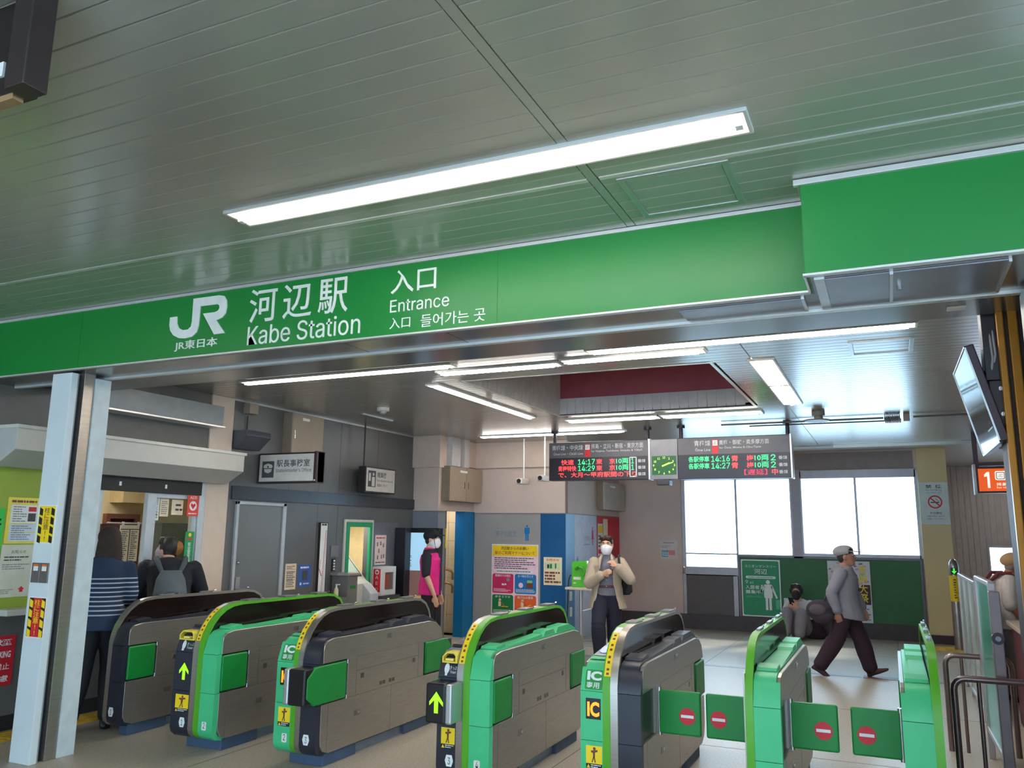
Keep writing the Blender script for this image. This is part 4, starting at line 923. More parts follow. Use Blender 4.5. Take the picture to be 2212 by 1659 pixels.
def dr(f, w, h):
    f.bars(.03, h * .955, w - .02, h * .985, 1, 'lettering', black, fill=.8)
    f.line(w * .75, h * .9, w * .45, h * .04, .006, 'route_line', red, 2); f.line(w * .1, h * .38, w * .45, h * .28, .012, 'route_line', red, 2); f.line(w * .22, h * .5, w * .14, h * .36, .006, 'route_line', red, 2)
    for i in range(34):
        z = .06 + .84 * i / 34; x = .46 + .29 * (z - .04) / .86; f.line(w * x, h * z, w * (x + .22), h * (z + .018), .004, 'station_names', brown, 2)
notice('fare_map', 'tall narrow white fare map with red lines on the grey wall', 'map', (X, 8.66, .8), UY, .16, .95, white, dr, th=.03, frame=steel_dk)
t = thing('intercom', 'small intercom panel on the grey wall left of the fare machine', 'intercom', (X, 9.0, 1.15))
MB().box(X, X + .012, 8.93, 9.1, 1.3, 1.45).build('cover', P('intercom_grey', (120, 119, 118), 0.35, 0.3), t, bevel=0.003)
MB().box(X, X + .02, 8.97, 9.03, 1.12, 1.28).build('button_strip', steel_dk, t, bevel=0.002)
for i in range(4): MB().box(X + .02, X + .026, 8.985, 9.015, 1.135 + .036 * i, 1.157 + .036 * i).build('button', white, t)
# fare machine in its niche
gf = P('machine_green', (30, 150, 98), 0.45); mb_ = P('machine_beige', (206, 202, 192), 0.45); md = P('machine_dark', (58, 60, 64), 0.35)
struct('wall_left', MB().box(X - .75, X - .72, 9.2, 10.6, .5, 1.9).box(X - .72, X - .12, 9.2, 9.235, .5, 1.9).box(X - .72, X - .12, 10.3, 10.33, .5, 1.9).box(X - .72, X - .12, 9.2, 10.33, 1.80, 1.84).box(X - .72, X - .12, 9.2, 10.33, .5, .6), P('niche_cream', (232, 216, 170), 0.7))
t = thing('fare_adjustment_machine', 'beige fare machine with tilted screen in a green framed opening', 'ticket machine', (X, 9.54, .6))
MB().ring([(9.24, .62), (9.85, .62), (9.85, 1.765), (9.24, 1.765)], [(9.31, .66), (9.79, .66), (9.79, 1.70), (9.31, 1.70)], 'x', X - .01, X + .03).build('opening_frame', gf, t, bevel=0.003)
MB().ring([(9.20, .6), (9.89, .6), (9.89, 1.80), (9.20, 1.80)], [(9.24, .62), (9.85, .62), (9.85, 1.765), (9.24, 1.765)], 'x', X - .01, X + .02).build('outer_frame', P('frame_ivory', (206, 202, 190), 0.5), t, bevel=0.003)
# body: tilted upper half, shelf, lower half
MB().prism([(X - .5, .62), (X + .05, .62), (X + .06, .93), (X - .02, .98), (X - .34, 1.32), (X - .5, 1.32)], 'y', 9.33, 9.80).build('body', mb_, t, bevel=0.006)
u = V((-.32, 0, .34)).normalized(); f = Face((X - .035, 9.36, 1.0), (0, 1, 0), tuple(u), .003)
f.rect(.0, .03, .40, .40, 'bezel', md).rect(.025, .055, .375, .375, 'screen', E('machine_screen', (150, 170, 160), .25), 2); f.build(t)
f = Face((X + .05, 9.36, .66), (0, 1, 0), (0, 0, 1), .002); f.rect(.05, .02, .22, .12, 'slot', md).rect(.06, .16, .2, .21, 'slot', md).rect(.26, .1, .34, .17, 'coin_slot', black); f.build(t)
MB().prism([(X + .05, .66), (X + .2, .70), (X + .2, .80), (X + .06, .93)], 'y', 9.62, 9.81).build('coin_tray', P('machine_tray', (196, 202, 208), 0.45), t, bevel=0.008)
notice('machine_notice', 'small yellow notice inside the fare machine opening', 'notice', (X - .70, 9.62, 1.35), UY, .2, .38, yellow, lambda f, w, h: (f.bars(.02, h * .74, w - .02, h * .9, 1, 'lettering', black, fill=.8), f.rect(.03, .02, w - .03, h * .35, 'picture', orange)), th=.006)
struct('trim_20', MB().box(X, X + .012, 9.9, 10.55, 1.12, 1.77), P('panel_bluegrey', (112, 112, 122), 0.35, 0.2))
def dr(f, w, h):
    f.bars(.02, h * .86, w - .02, h * .95, 1, 'lettering', red); f.bars(.02, h * .04, w - .02, h * .12, 1, 'lettering', dgrey)
    for (a, b) in ((.2, .72), (.5, .75), (.75, .68), (.35, .5), (.25, .28), (.6, .3), (.8, .32)): f.disc(w * a, h * b, .018, 'picture', mgrey); f.rect(w * a - .012, h * b - .04, w * a + .012, h * b - .01, 'picture', brown)
notice('instruction_poster', 'pale pink instruction sheet above the defibrillator box', 'poster', (X + .012, 9.95, 1.17), UY, .28, .42, P('poster_pale', (226, 206, 198), 0.6), dr)
# defibrillator box on a stand shelf
t = thing('aed_box', 'white defibrillator box with red side lettering and an orange bag inside', 'box', (-6.64, 10.07, .75))
MB().box(-6.71, -6.55, 9.90, 9.92, .76, 1.145).box(-6.71, -6.55, 10.24, 10.26, .76, 1.145).box(-6.715, -6.70, 9.90, 10.26, .76, 1.145).box(-6.71, -6.55, 9.90, 10.26, .75, .77).box(-6.71, -6.55, 9.90, 10.26, 1.13, 1.15).build('case', white, t, bevel=0.004)
d = MB().ring([(9.90, .755), (10.26, .755), (10.26, 1.147), (9.90, 1.147)], [(9.98, .83), (10.20, .83), (10.20, 1.07), (9.98, 1.07)], 'x', -6.56, -6.545).build('door', white, t, bevel=0.003)
MB().box(-6.556, -6.553, 9.98, 10.20, .83, 1.07).build('door_pane', glass('aed_glass', (250, 250, 250), 0.02), d)
f = Face((-6.74, 9.90, .75), (1, 0, 0), (0, 0, 1), .001); f.rect(.05, .05, .17, .37, 'side_label', red); f.disc(.11, .325, .034, 'heart_mark', white, 2)
f.poly([(.11, .297), (.134, .325), (.128, .342), (.11, .333), (.092, .342), (.086, .325)], 'heart_mark', red, 3); f.text('AED', .085, .07, .135, .275, 'lettering', white, 2, bold=.03, vertical=True); f.build(t)
MB().ell((-6.60, 10.09, .945), .036, .075, .11).build('orange_bag', P('bag_orange', (238, 104, 28), 0.5), t, smooth=True)
tag(MB().box(-6.72, -6.52, 9.895, 10.35, .0, .75).build('pedestal', P('pedestal_dark', (70, 68, 70), 0.5), None, bevel=0.006), 'dark pedestal under the white defibrillator box', 'pedestal')
t = thing('donation_box', 'grey metal box with a pale top tray beside the fare machine', 'box', (-6.58, 9.06, 0))
MB().box(-6.71, -6.45, 8.97, 9.18, 0, 1.07).build('body', P('collect_grey', (120, 122, 120), 0.4, 0.3), t, bevel=0.004)
MB().box(-6.72, -6.42, 8.94, 9.19, 1.07, 1.1).build('top_tray', alu, t, bevel=0.004); MB().box(-6.45, -6.448, 9.02, 9.14, .9, .94).build('label', pad_gr, t)
t = thing('sanitiser_bottle', 'small pump bottle standing beside the grey metal box', 'bottle', (-6.55, 8.86, .80))
MB().box(-6.65, -6.45, 8.76, 8.96, 0, .80).build('stand', P('collect_grey', (120, 122, 120), 0.4, 0.3), t)
MB().tube([(-6.55, 8.86, .80), (-6.55, 8.86, .89), (-6.55, 8.86, .91), (-6.55, 8.86, .925)], [.03, .03, .022, .013], 14).build('bottle', P('bottle_pale', (214, 206, 160), 0.3), t, smooth='auto')
MB().cyl((-6.55, 8.86, .92), (-6.55, 8.86, .96), .012, 10).box(-6.56, -6.5, 8.85, 8.87, .955, .968).build('pump', white, t)
# tall digital screen near the toilets, behind the staff member
t = thing('advertising_screen', 'tall black advertising screen behind the person in the pink vest', 'screen', (-6.45, 10.72, 0))
MB().box(-6.7, -6.52, 10.45, 10.6, 0, 1.70).build('side_cover', black_pl, t, bevel=0.006)
MB().box(-6.68, -6.04, 10.6, 10.72, 0.05, 1.70).build('body', P('screen_body_black', (20, 20, 24), 0.3), t, bevel=0.006)
f = Face((-6.66, 10.6, .1), (1, 0, 0), (0, 0, 1), .002); sky_e = E('screen_pale_blue', (150, 190, 215), .55)
f.rect(.05, .98, .56, 1.53, 'screen_top', sky_e).rect(.05, .62, .56, .98, 'screen_picture', E('screen_brown', (120, 90, 84), .35)).rect(.05, .45, .56, .62, 'screen_picture', E('screen_sand', (176, 140, 96), .35)).rect(.05, .06, .56, .45, 'screen_picture', sky_e)
f.bars(.09, 1.03, .16, 1.2, 8, 'screen_text', dgrey); f.text('21', .08, .3, .2, .4, 'screen_text', dgrey, 2); f.build(t)
# office counter things
t = thing('fare_chart', 'hanging white paper chart with brown ruled lines inside the office window', 'chart', (-7.38, 6.3, 1.3))
MB().box(-7.40, -7.39, 6.19, 6.43, 1.3, 1.68).build('sheet', P('chart_paper', (226, 216, 190), 0.7), t)
f = Face((-7.39, 6.19, 1.3), UY, (0, 0, 1), .001); f.rect(.0, .33, .24, .34, 'rule', brown).rect(.115, .0, .127, .34, 'rule', brown); f.bars(.02, .02, .1, .32, 14, 'lettering', dgrey, seed=2); f.bars(.14, .02, .22, .32, 14, 'lettering', dgrey, seed=3); f.build(t)
MB().cyl((-7.395, 6.02, 1.70), (-7.395, 6.5, 1.70), .008, 8).build('rail', alu, t)
for y in (6.21, 6.41): MB().box(-7.40, -7.385, y, y + .02, 1.67, 1.715).build('clip', white, t)
tag(MB().box(-7.5, -7.47, 6.02, 6.52, .9, 1.69).build('curtain', P('curtain_maroon', (84, 48, 44), 0.8), None), 'maroon screen behind the hanging chart inside the office', 'screen')
tag(MB().box(-9.14, -8.9, 7.45, 7.88, 1.97, 2.3).build('office_cupboard', P('cupboard_cream', (200, 182, 136), 0.6), None, bevel=0.004), 'cream cupboard high on the back wall of the office', 'cupboard')
t = thing('office_shelf', 'brown framed opening on the back wall of the office', 'frame', (-9.1, 7.64, 1.2))
MB().ring([(7.38, 1.2), (7.9, 1.2), (7.9, 1.83), (7.38, 1.83)], [(7.44, 1.24), (7.84, 1.24), (7.84, 1.77), (7.44, 1.77)], 'x', -9.15, -9.08).build('wooden_frame', P('wood_brown', (112, 70, 56), 0.5), t)
MB().box(-9.15, -9.13, 7.44, 7.84, 1.24, 1.77).build('panel', P('wood_dark', (64, 34, 30), 0.6), t)
tag(MB().box(-9.1, -8.8, 8.02, 8.75, 0, 1.72).build('filing_cabinet', P('filing_grey', (112, 110, 102), 0.5), None, bevel=0.005), 'grey filing cabinet at the back of the office', 'cabinet')
XG = X - .024
notice('sticker_vertical', 'white vertical strip sticker at the left of the office window pane', 'sticker', (XG, 6.045, 1.73), UY, .05, .24, white, lambda f, w, h: f.text('防犯カメラ作動中', w * .25, .015, w * .75, h - .015, 'lettering', black, 1, bold=.02, vertical=True), th=.002)
notice('paper_sheet', 'cream sheet on the office pane beside the white strip', 'notice', (XG, 6.105, 1.77), UY, .11, .18, P('cream_paper', (222, 204, 178), 0.7), lambda f, w, h: f.bars(.015, .02, w - .015, h - .02, 7, 'lettering', mgrey), th=.002)
notice('paper_sheet', 'wide cream sheet on the office pane beside the red sticker', 'notice', (XG, 6.255, 1.79), UY, .15, .155, P('cream_paper', (222, 204, 178), 0.7), lambda f, w, h: f.bars(.05, .03, w - .01, h - .03, 2, 'lettering', dgrey), th=.002)
def dr(f, w, h):
    f.text('AED', .03, h * .78, w - .03, h * .92, 'lettering', white, 1, bold=.02); f.disc(w / 2, h * .47, .05, 'heart_mark', white); c = w / 2; b = h * .47
    f.poly([(c, b - .035), (c + .034, b + .005), (c + .026, b + .028), (c, b + .014), (c - .026, b + .028), (c - .034, b + .005)], 'heart_mark', red, 2); f.bars(.02, .015, w - .02, .04, 1, 'lettering', white)
notice('aed_sticker', 'red heart sticker at the top right of the office window', 'sticker', (X + .021, 6.42, 1.78), UY, .155, .23, P('aed_red', (216, 66, 54), 0.5), dr, th=.002)
def dr(f, w, h): f.disc(w / 2, h * .92, .02, 'emblem', yellow); f.bars(.02, h * .79, w - .02, h * .84, 1, 'lettering', red, fill=.9); f.text('安全宣言事業所', w * .32, .02, w * .7, h * .74, 'lettering', white, 1, bold=.03, vertical=True)
notice('green_plate', 'tall green plate with white vertical writing at the right of the office window', 'sign', (X + .021, 6.425, 1.2), UY, .12, .42, P('plate_green', (20, 146, 84), 0.5), dr, th=.004)
def dr(f, w, h): f.rect(.03, .08, w - .02, h - .06, 'orange_panel', P('panel_amber', (240, 158, 36), 0.6)); [f.rect(.045 + .04 * i, .1 + .03 * j, .07 + .04 * i, .118 + .03 * j, 'lettering', brown, 2) for i in range(3) for j in range(3)]; f.bars(.02, .02, w - .02, .06, 1, 'lettering', dgrey)
notice('orange_sheet', 'white sheet with an orange panel on the office window pane', 'notice', (XG, 6.15, 1.34), UY, .175, .225, P('cream_paper', (222, 204, 178), 0.7), dr, th=.002)
# posters on the office wall seen left of the post
struct('trim_21', MB().box(X, X + .012, 3.6, 5.3, .985, 2.14), P('lime_window_film', (150, 172, 60), 0.5, 0, 0.1, 2))
def dr(f, w, h):
    f.rect(0, 0, w, h, 'panel', P('poster_yellow', (226, 214, 90), 0.6)); f.bars(.03, h * .88, w - .02, h * .95, 1, 'lettering', brown, fill=.7)
    f.rect(.03, h * .44, w - .02, h * .84, 'panel_white', white, 2).rect(.03, h * .25, w - .02, h * .42, 'panel_white', P('pale_blue', (200, 216, 232), 0.6), 2).rect(.03, h * .05, w - .02, h * .23, 'panel_white', P('pale_blue', (200, 216, 232), 0.6), 2)
    f.rect(w * .65, h * .7, w - .03, h * .8, 'picture', red, 3).rect(w * .65, h * .48, w - .03, h * .66, 'picture', dgrey, 3); f.bars(.05, h * .46, w * .6, h * .82, 7, 'lettering', mgrey, 3); f.bars(.05, h * .07, w * .8, h * .4, 7, 'lettering', mgrey, 3, seed=5)
notice('yellow_poster', 'yellow bordered notice behind glass left of the white post', 'poster', (X + .012, 4.49, 1.51), UY, .285, .385, yellow, dr)
def dr(f, w, h):
    f.text('お知らせ', w * .3, h * .83, w * .75, h * .9, 'lettering', dgrey); f.bars(.03, h * .68, w - .03, h * .79, 2, 'lettering', dgrey); f.bars(.02, h * .52, w - .02, h * .64, 3, 'lettering', mgrey); f.bars(.02, h * .06, w * .5, h * .16, 3, 'lettering', mgrey)
    f.poly([(w * .62, h * .14), (w * .72, h * .2), (w * .82, h * .14), (w * .77, h * .14), (w * .77, h * .09), (w * .67, h * .09), (w * .67, h * .14)], 'arrow_mark', red)
notice('white_notice', 'pale notice with a red arrow below the yellow bordered one', 'poster', (X + .012, 4.48, 1.07), UY, .29, .43, P('notice_offwhite', (206, 206, 188), 0.6), dr)
notice('green_flyer', 'bright green flyer at the left picture edge beside the yellow notice', 'poster', (X + .012, 4.2, 1.3), UY, .27, .5, P('flyer_green', (50, 200, 80), 0.6), lambda f, w, h: f.bars(w * .6, h * .7, w - .02, h * .85, 2, 'lettering', black))
def dr(f, w, h):
    for i, s in enumerate(('禁煙', 'NO SMOKING', '立入禁止', 'ご遠慮')): f.text(s, w * .12, h * (.80 - .24 * i), w * .9, h * (.93 - .24 * i), 'lettering', white, 1, bold=.02)
notice('red_sign', 'red sign with white writing low on the wall at the left picture edge', 'sign', (X + .001, 4.38, .36), UY, .32, .40, P('sign_red', (196, 30, 44), 0.5), dr, th=.01)
tp = P('tactile_yellow', (206, 164, 50), 0.7, 0, 0.06)
def tactile(label, x0, x1, y0, y1):
    m = MB().box(x0, x1, y0, y1, 0, .003); n = int((y1 - y0) / .3)
    for j in range(max(1, n)):
        for i in range(4): xx = x0 + (x1 - x0) * (i + .5) / 4; m.box(xx - .016, xx + .016, y0 + .3 * j + .02, min(y1, y0 + .3 * j + .28), .003, .008)
    tag(m.build('tactile_paving', tp, None), label, 'tactile paving', 'yellow tactile paving')
tactile('yellow tactile paving strip on the floor along the office counter', -6.68, -6.38, 4.2, 6.4)
tactile('short yellow tactile paving patch at the foot of the beige column', .5, .95, 13.95, 14.55)
tactile('yellow tactile paving on the floor before the toilet doorway', -6.1, -5.8, 11.25, 12.1)
# ================================================================== TOILETS
t = thing('mens_toilet_sign', 'blue male figure and faint writing on the grey toilet wall', 'sign', (-5.6, 12.2, 1.5))
f = Face((-5.95, 12.2, 1.5), (1, 0, 0), (0, 0, 1), .0012); bz = P('figure_blue', (0, 120, 190), 0.5); fb = P('faint_blue', (110, 138, 168), 0.6)
f.text('男子化粧室', .06, .08, .44, .175, 'lettering', fb, 1, bold=.01); f.text('Restroom for Men', .06, .0, .44, .03, 'lettering', P('faint_grey', (140, 142, 148), 0.6))
def man(f, x, y, h, mat):
    f.disc(x, y + h * .93, h * .07, 'pictogram', mat); f.rrect(x - h * .19, y + h * .44, x + h * .19, y + h * .84, h * .06, 'pictogram', mat)
    f.rect(x - h * .115, y, x - h * .015, y + h * .45, 'pictogram', mat); f.rect(x + h * .015, y, x + h * .115, y + h * .45, 'pictogram', mat)
man(f, .625, .02, .25, bz); f.build(t)
t = thing('womens_toilet_sign', 'small red female figure and writing on the lavender wall', 'sign', (-4.66, 13.3, 1.45))
f = Face((-4.66, 13.0, 1.45), UY, (0, 0, 1), .0012); f.text('女子化粧室', .06, .08, .33, .16, 'lettering', P('faint_violet', (140, 136, 166), 0.6)); f.bars(.06, .0, .35, .03, 1, 'lettering', MATS['faint_violet'])
rf = P('figure_red', (196, 40, 80), 0.5); f.disc(.5, .29, .022, 'pictogram', rf); f.poly([(.44, .1), (.56, .1), (.53, .26), (.47, .26)], 'pictogram', rf); f.rect(.475, .0, .495, .1, 'pictogram', rf).rect(.505, .0, .525, .1, 'pictogram', rf); f.build(t)
t = thing('mens_direction_sign', 'tiny blue figure on the lavender wall above the green printer', 'sign', (-4.66, 12.72, 1.15))
f = Face((-4.66, 12.66, 1.08), UY, (0, 0, 1), .0012); man(f, .08, 0, .2, bz); f.build(t)
def dr(f, w, h):
    f.rect(.015, h * .845, w - .015, h - .02, 'heading_panel', yellow, 2); f.text('河辺駅からのお願い', w * .2, h * .925, w * .8, h * .968, 'lettering', black, 3, bold=.02); f.text('駅のご利用マナーについて', w * .07, h * .862, w * .93, h * .91, 'lettering', P('print_maroon', (160, 40, 50), 0.5), 3, bold=.02)
    f.bars(.05, h * .67, w - .04, h * .83, 6, 'lettering', dgrey); f.rect(w * .1, h * .625, w * .9, h * .66, 'text_box', white, 2); f.bars(w * .12, h * .632, w * .88, h * .654, 1, 'lettering', dgrey, 3)
    for i, (c, tx) in enumerate(((P('sq_pink', (206, 44, 100), 0.5), '駅構内での喫煙'), (P('sq_blue', (28, 118, 186), 0.5), '食べ物を落とす'), (P('sq_green', (16, 116, 64), 0.5), '歩きスマホ'), (P('sq_orange', (226, 98, 44), 0.5), '駆け込み乗車'))):
        x0 = .02 + (i % 2) * w * .485; y1 = h * (.61 - .275 * (i // 2)); x1 = x0 + w * .455; y0 = y1 - h * .255
        f.rrect(x0, y0, x1, y1, .03, 'picture_square', c, 2); f.text(tx, x0 + .05, y1 - .05, x1 - .05, y1 - .012, 'lettering', white, 3, bold=.02); f.bars(x0 + .02, y0 + .02, x1 - .02, y0 + .075, 3, 'lettering', white, 3, seed=i)
        cx, cy = (x0 + x1) / 2, (y0 + y1) / 2
        if i >= 2: f.disc(cx - .05, cy + .07, .022, 'picture', cream, 3); f.rect(cx - .075, cy - .03, cx - .03, cy + .045, 'picture', cream, 3); f.line(cx - .02, cy - .03, cx + .1, cy + (.01 if i == 3 else -.03), .01, 'picture', yellow, 3)
        elif i == 1: f.rect(cx + .02, cy - .06, cx + .13, cy + .02, 'picture', brown, 3).rect(cx + .03, cy + .02, cx + .12, cy + .06, 'picture', P('p_green', (130, 190, 130), 0.6), 3); f.disc(cx - .08, cy - .02, .04, 'picture', pink, 3)
        else: f.disc(cx + .09, cy + .06, .03, 'picture', mgrey, 3); f.rect(cx - .02, cy - .03, cx + .06, cy + .0, 'picture', white, 3)
        if i != 1: f.line(cx - .06, cy + .07, cx + .07, cy - .05, .008, 'picture', red, 4)
notice('manners_poster', 'large poster with yellow heading and four coloured squares on the toilet wall', 'poster', (-5.945, 12.2, .26), (1, 0, 0), .82, 1.2, pink, dr, th=.012, frame=white)
def dr(f, w, h):
    f.text('お問合せ', w * .15, h * .86, w * .85, h * .95, 'lettering', red, 1, bold=.03); f.rect(w * .08, h * .56, w * .92, h * .8, 'picture', P('pale_green', (206, 220, 170), 0.6)); f.rect(w * .2, h * .6, w * .3, h * .74, 'picture', black, 2).rect(w * .34, h * .6, w * .46, h * .76, 'picture', green, 2).rect(w * .62, h * .6, w * .7, h * .78, 'picture', green, 2); f.bars(.02, h * .06, w - .02, h * .5, 4, 'lettering', brown, fill=.6)
notice('enquiry_poster', 'cream poster with green drawing on the deep blue wall', 'poster', (-5.03, 12.198, .84), (1, 0, 0), .31, .43, P('poster_cream', (238, 222, 186), 0.6), dr)
notice('yellow_notice', 'yellow notice on the grey pillar beside the toilet doorway', 'notice', (-6.275, 11.205, 1.4), (0, 1, 0), .03, .3, yellow, None)
notice('yellow_notice', 'yellow notice with dense writing on the pillar behind the staff cap', 'notice', (-6.43, 10.975, 1.43), (1, 0, 0), .13, .26, yellow, lambda f, w, h: f.bars(.015, .02, w - .015, h - .02, 6, 'lettering', dgrey))
def dr(f, w, h): f.rect(.01, h * .78, w - .01, h * .95, 'panel', yellow); f.bars(.02, h * .42, w - .02, h * .74, 4, 'lettering', dgrey); f.rect(.01, h * .28, w - .01, h * .38, 'panel', red); f.bars(.02, h * .04, w - .02, h * .25, 3, 'lettering', dgrey)
notice('door_notice', 'narrow paper notice on the red wall behind the man in the beige jacket', 'notice', (-4.66, 13.78, 1.1), UY, .26, .72, paper, dr)
for i, z in enumerate((1.02, .82)):
    t = thing('grab_rail', '%s brass grab rail at the toilet doorway' % ('upper', 'lower')[i], 'rail', (-6.3, 11.25, z), group='brass rails by the toilet doorway')
    MB().tube([(-6.29, 11.22, z + .06), (-6.24, 11.25, z + .055), (-6.2, 11.3, z + .03), (-6.19, 11.32, z - .0), (-6.19, 11.32, z - .1)], .018, 12).build('rail', P('brass', (168, 130, 84), 0.3, 0.8), t, smooth='auto')
    MB().cyl((-6.3, 11.215, z + .06), (-6.27, 11.225, z + .06), .03, 14).build('flange', MATS['brass'], t)
# table with green ticket machine, cables, outlets
t = thing('side_table', 'pale table with steel legs carrying the green machine', 'table', (-4.3, 12.0, 0))
MB().box(-4.5, -4.02, 11.75, 12.5, .815, .85).build('table_top', P('table_cream', (216, 206, 186), 0.5), t, bevel=0.006)
for (x, y) in ((-4.28, 11.85), (-4.28, 12.4)): MB().cyl((x, y, 0), (x, y, .815), .026, 12).build('leg', alu, t, smooth='auto')
MB().box(-4.48, -4.08, 11.82, 11.88, 0, .025).build('foot', alu, t, bevel=0.004); MB().box(-4.48, -4.08, 12.37, 12.43, 0, .025).build('foot', alu, t, bevel=0.004)
MB().cyl((-4.28, 11.85, .5), (-4.28, 12.4, .5), .016, 10).build('cross_bar', alu, t, smooth='auto')
t = thing('green_machine', 'lime green desktop machine with handset and tilted screen on the side table', 'machine', (-4.25, 12.0, .85))
gm = P('machine_lime', (84, 190, 44), 0.4, 0, 0.04)
MB().prism([(-4.43, .85), (-4.08, .85), (-4.08, .92), (-4.2, 1.23), (-4.40, 1.23), (-4.43, 1.2)], 'y', 11.85, 12.2).build('body', gm, t, bevel=0.008)
MB().prism([(-4.078, .93), (-4.072, .93), (-4.192, 1.235), (-4.198, 1.235)], 'y', 11.88, 12.17).build('screen', E('machine_white_screen', (225, 235, 240), .6), t)
MB().tube([(-4.36, 11.84, 1.12), (-4.30, 11.80, 1.15), (-4.24, 11.81, 1.14), (-4.21, 11.83, 1.08), (-4.25, 11.83, 1.02)], [.02, .02, .028, .03, .02], 10).build('handset', P('handset_lime', (70, 168, 40), 0.4), t, smooth='auto')
f = Face((-4.42, 11.85, .87), (1, 0, 0), (0, 0, 1), .001); f.rect(.02, .09, .14, .13, 'label', paper).rect(.02, .03, .06, .05, 'label', paper); f.build(t)
MB().tube([(-4.42, 11.9, 1.0), (-4.47, 11.9, 1.02), (-4.5, 11.92, .95), (-4.52, 11.95, .86), (-4.55, 12.0, .6), (-4.6, 12.1, .3), (-4.64, 12.2, .45)], .008, 8).build('cable', black_pl, t, smooth='auto')
for i, z in enumerate((.60, .36)): tag(MB().box(-4.656, -4.64, 12.36, 12.44, z, z + .14).build('power_outlet', P('outlet_white', (216, 212, 200), 0.5), None, bevel=0.003), '%s white outlet on the side of the blue toilet corner' % ('upper', 'lower')[i], 'outlet', 'outlets on the blue corner')

# ================================================================== FAR WALL PRINTS
def dr(f, w, h):
    f.rrect(.02, .02, w - .02, h - .02, .03, 'panel', P('poster_green', (16, 136, 88), 0.5))
    f.text('ユニオンマンスリー', w * .1, h * .86, w * .9, h * .905, 'lettering', white, 2, bold=.01); f.text('河辺', w * .34, h * .745, w * .67, h * .835, 'lettering', white, 2, bold=.01)
    f.rrect(w * .12, h * .665, w * .88, h * .71, .018, 'panel_white', white, 2); f.bars(w * .18, h * .672, w * .84, h * .70, 1, 'lettering', green, 3)
    f.text('9', w * .1, h * .575, w * .18, h * .635, 'lettering', white, 2, bold=.03); f.text('.42', w * .2, h * .575, w * .31, h * .61, 'lettering', white, 2, bold=.02); f.text('入居者', w * .1, h * .475, w * .46, h * .545, 'lettering', white, 2, bold=.02); f.text('募集中!', w * .1, h * .395, w * .53, h * .46, 'lettering', white, 2, bold=.02)
    f.bars(w * .1, h * .33, w * .5, h * .36, 2, 'lettering', P('pale_green_print', (90, 180, 140), 0.6), 2)
    x = w * .68; y = h * .12; f.disc(x, y + .47, .035, 'figure', white, 2); f.rrect(x - .07, y + .2, x + .07, y + .43, .02, 'figure', white, 2); f.rect(x - .05, y, x - .01, y + .2, 'figure', white, 2).rect(x + .01, y, x + .05, y + .2, 'figure', white, 2); f.line(x + .06, y + .4, x + .14, y + .2, .03, 'figure', white, 2); f.line(x - .06, y + .4, x - .12, y + .3, .03, 'figure', white, 2); f.line(x - .12, y + .3, x - .1, y + .42, .025, 'figure', white, 2); f.rect(w * .86, h * .14, w * .97, h * .3, 'picture', P('pale_green_print', (90, 180, 140), 0.6), 2)
notice('housing_poster', 'white bordered green poster with a standing figure at the left of the green board', 'poster', (-2.43, Y - .036, .265), (1, 0, 0), .66, .965, white, dr)
def dr(f, w, h):
    pr = random.Random(3); cs = [P('festival_grey', (176, 176, 186), 0.6), P('festival_pale', (214, 212, 218), 0.6), P('festival_dark', (110, 108, 120), 0.6), P('festival_pink', (206, 150, 156), 0.6)]
    for i in range(70):
        x = pr.uniform(.01, w - .09); y = pr.uniform(h * .34, h - .05); s = pr.uniform(.03, .08); f.poly([(x, y), (x + s, y + s * .2), (x + s * .8, y + s * .6), (x + s * .1, y + s * .5)], 'collage', cs[i % 4], 1 + i % 3)
    f.poly([(w * .62, h * .30), (w * .98, h * .30), (w * .98, h * .62), (w * .80, h * .62), (w * .55, h * .42)], 'dark_panel', P('festival_plum', (72, 40, 52), 0.6), 4)
    f.text('青梅大祭', w * .72, h * .33, w * .93, h * .93, 'lettering', P('festival_yellow', (222, 206, 60), 0.5), 5, bold=.04, vertical=True)
    f.rect(.0, .0, w, h * .30, 'lower_panel', P('poster_pale_blue', (214, 224, 232), 0.6), 4); f.text('N', w * .3, h * .08, w * .42, h * .16, 'lettering', P('letter_blue', (24, 84, 160), 0.5), 5, bold=.05); f.bars(w * .5, h * .04, w * .95, h * .25, 5, 'lettering', mgrey, 5)
    f.poly([(w * .55, h * .42), (w * .68, h * .52), (w * .62, h * .35)], 'collage', white, 5); f.disc(w * .63, h * .45, .03, 'collage', red, 5)
notice('festival_poster', 'festival poster with tall yellow characters behind the walking man', 'poster', (-1.0, Y - .036, .24), (1, 0, 0), .66, 1.0, P('festival_pale', (214, 212, 218), 0.6), dr)
def dr(f, w, h): f.bars(.06, h * .86, w - .06, h * .93, 1, 'lettering', dgrey); f.bars(.03, h * .6, w * .6, h * .76, 2, 'lettering', mgrey); f.rect(.03, h * .12, w * .45, h * .48, 'picture', P('pic_teal', (70, 150, 170), 0.5)).rect(w * .45, h * .22, w * .84, h * .48, 'picture', P('pic_rose', (200, 120, 120), 0.5), 2); f.bars(.04, h * .16, w * .5, h * .4, 3, 'lettering', white, 3)
notice('small_notice', 'small white notice with blue and pink blocks on the far pink wall', 'notice', (-3.88, Y - .001, 1.2), (1, 0, 0), .33, .33, P('notice_pinkwhite', (206, 194, 194), 0.6), dr)
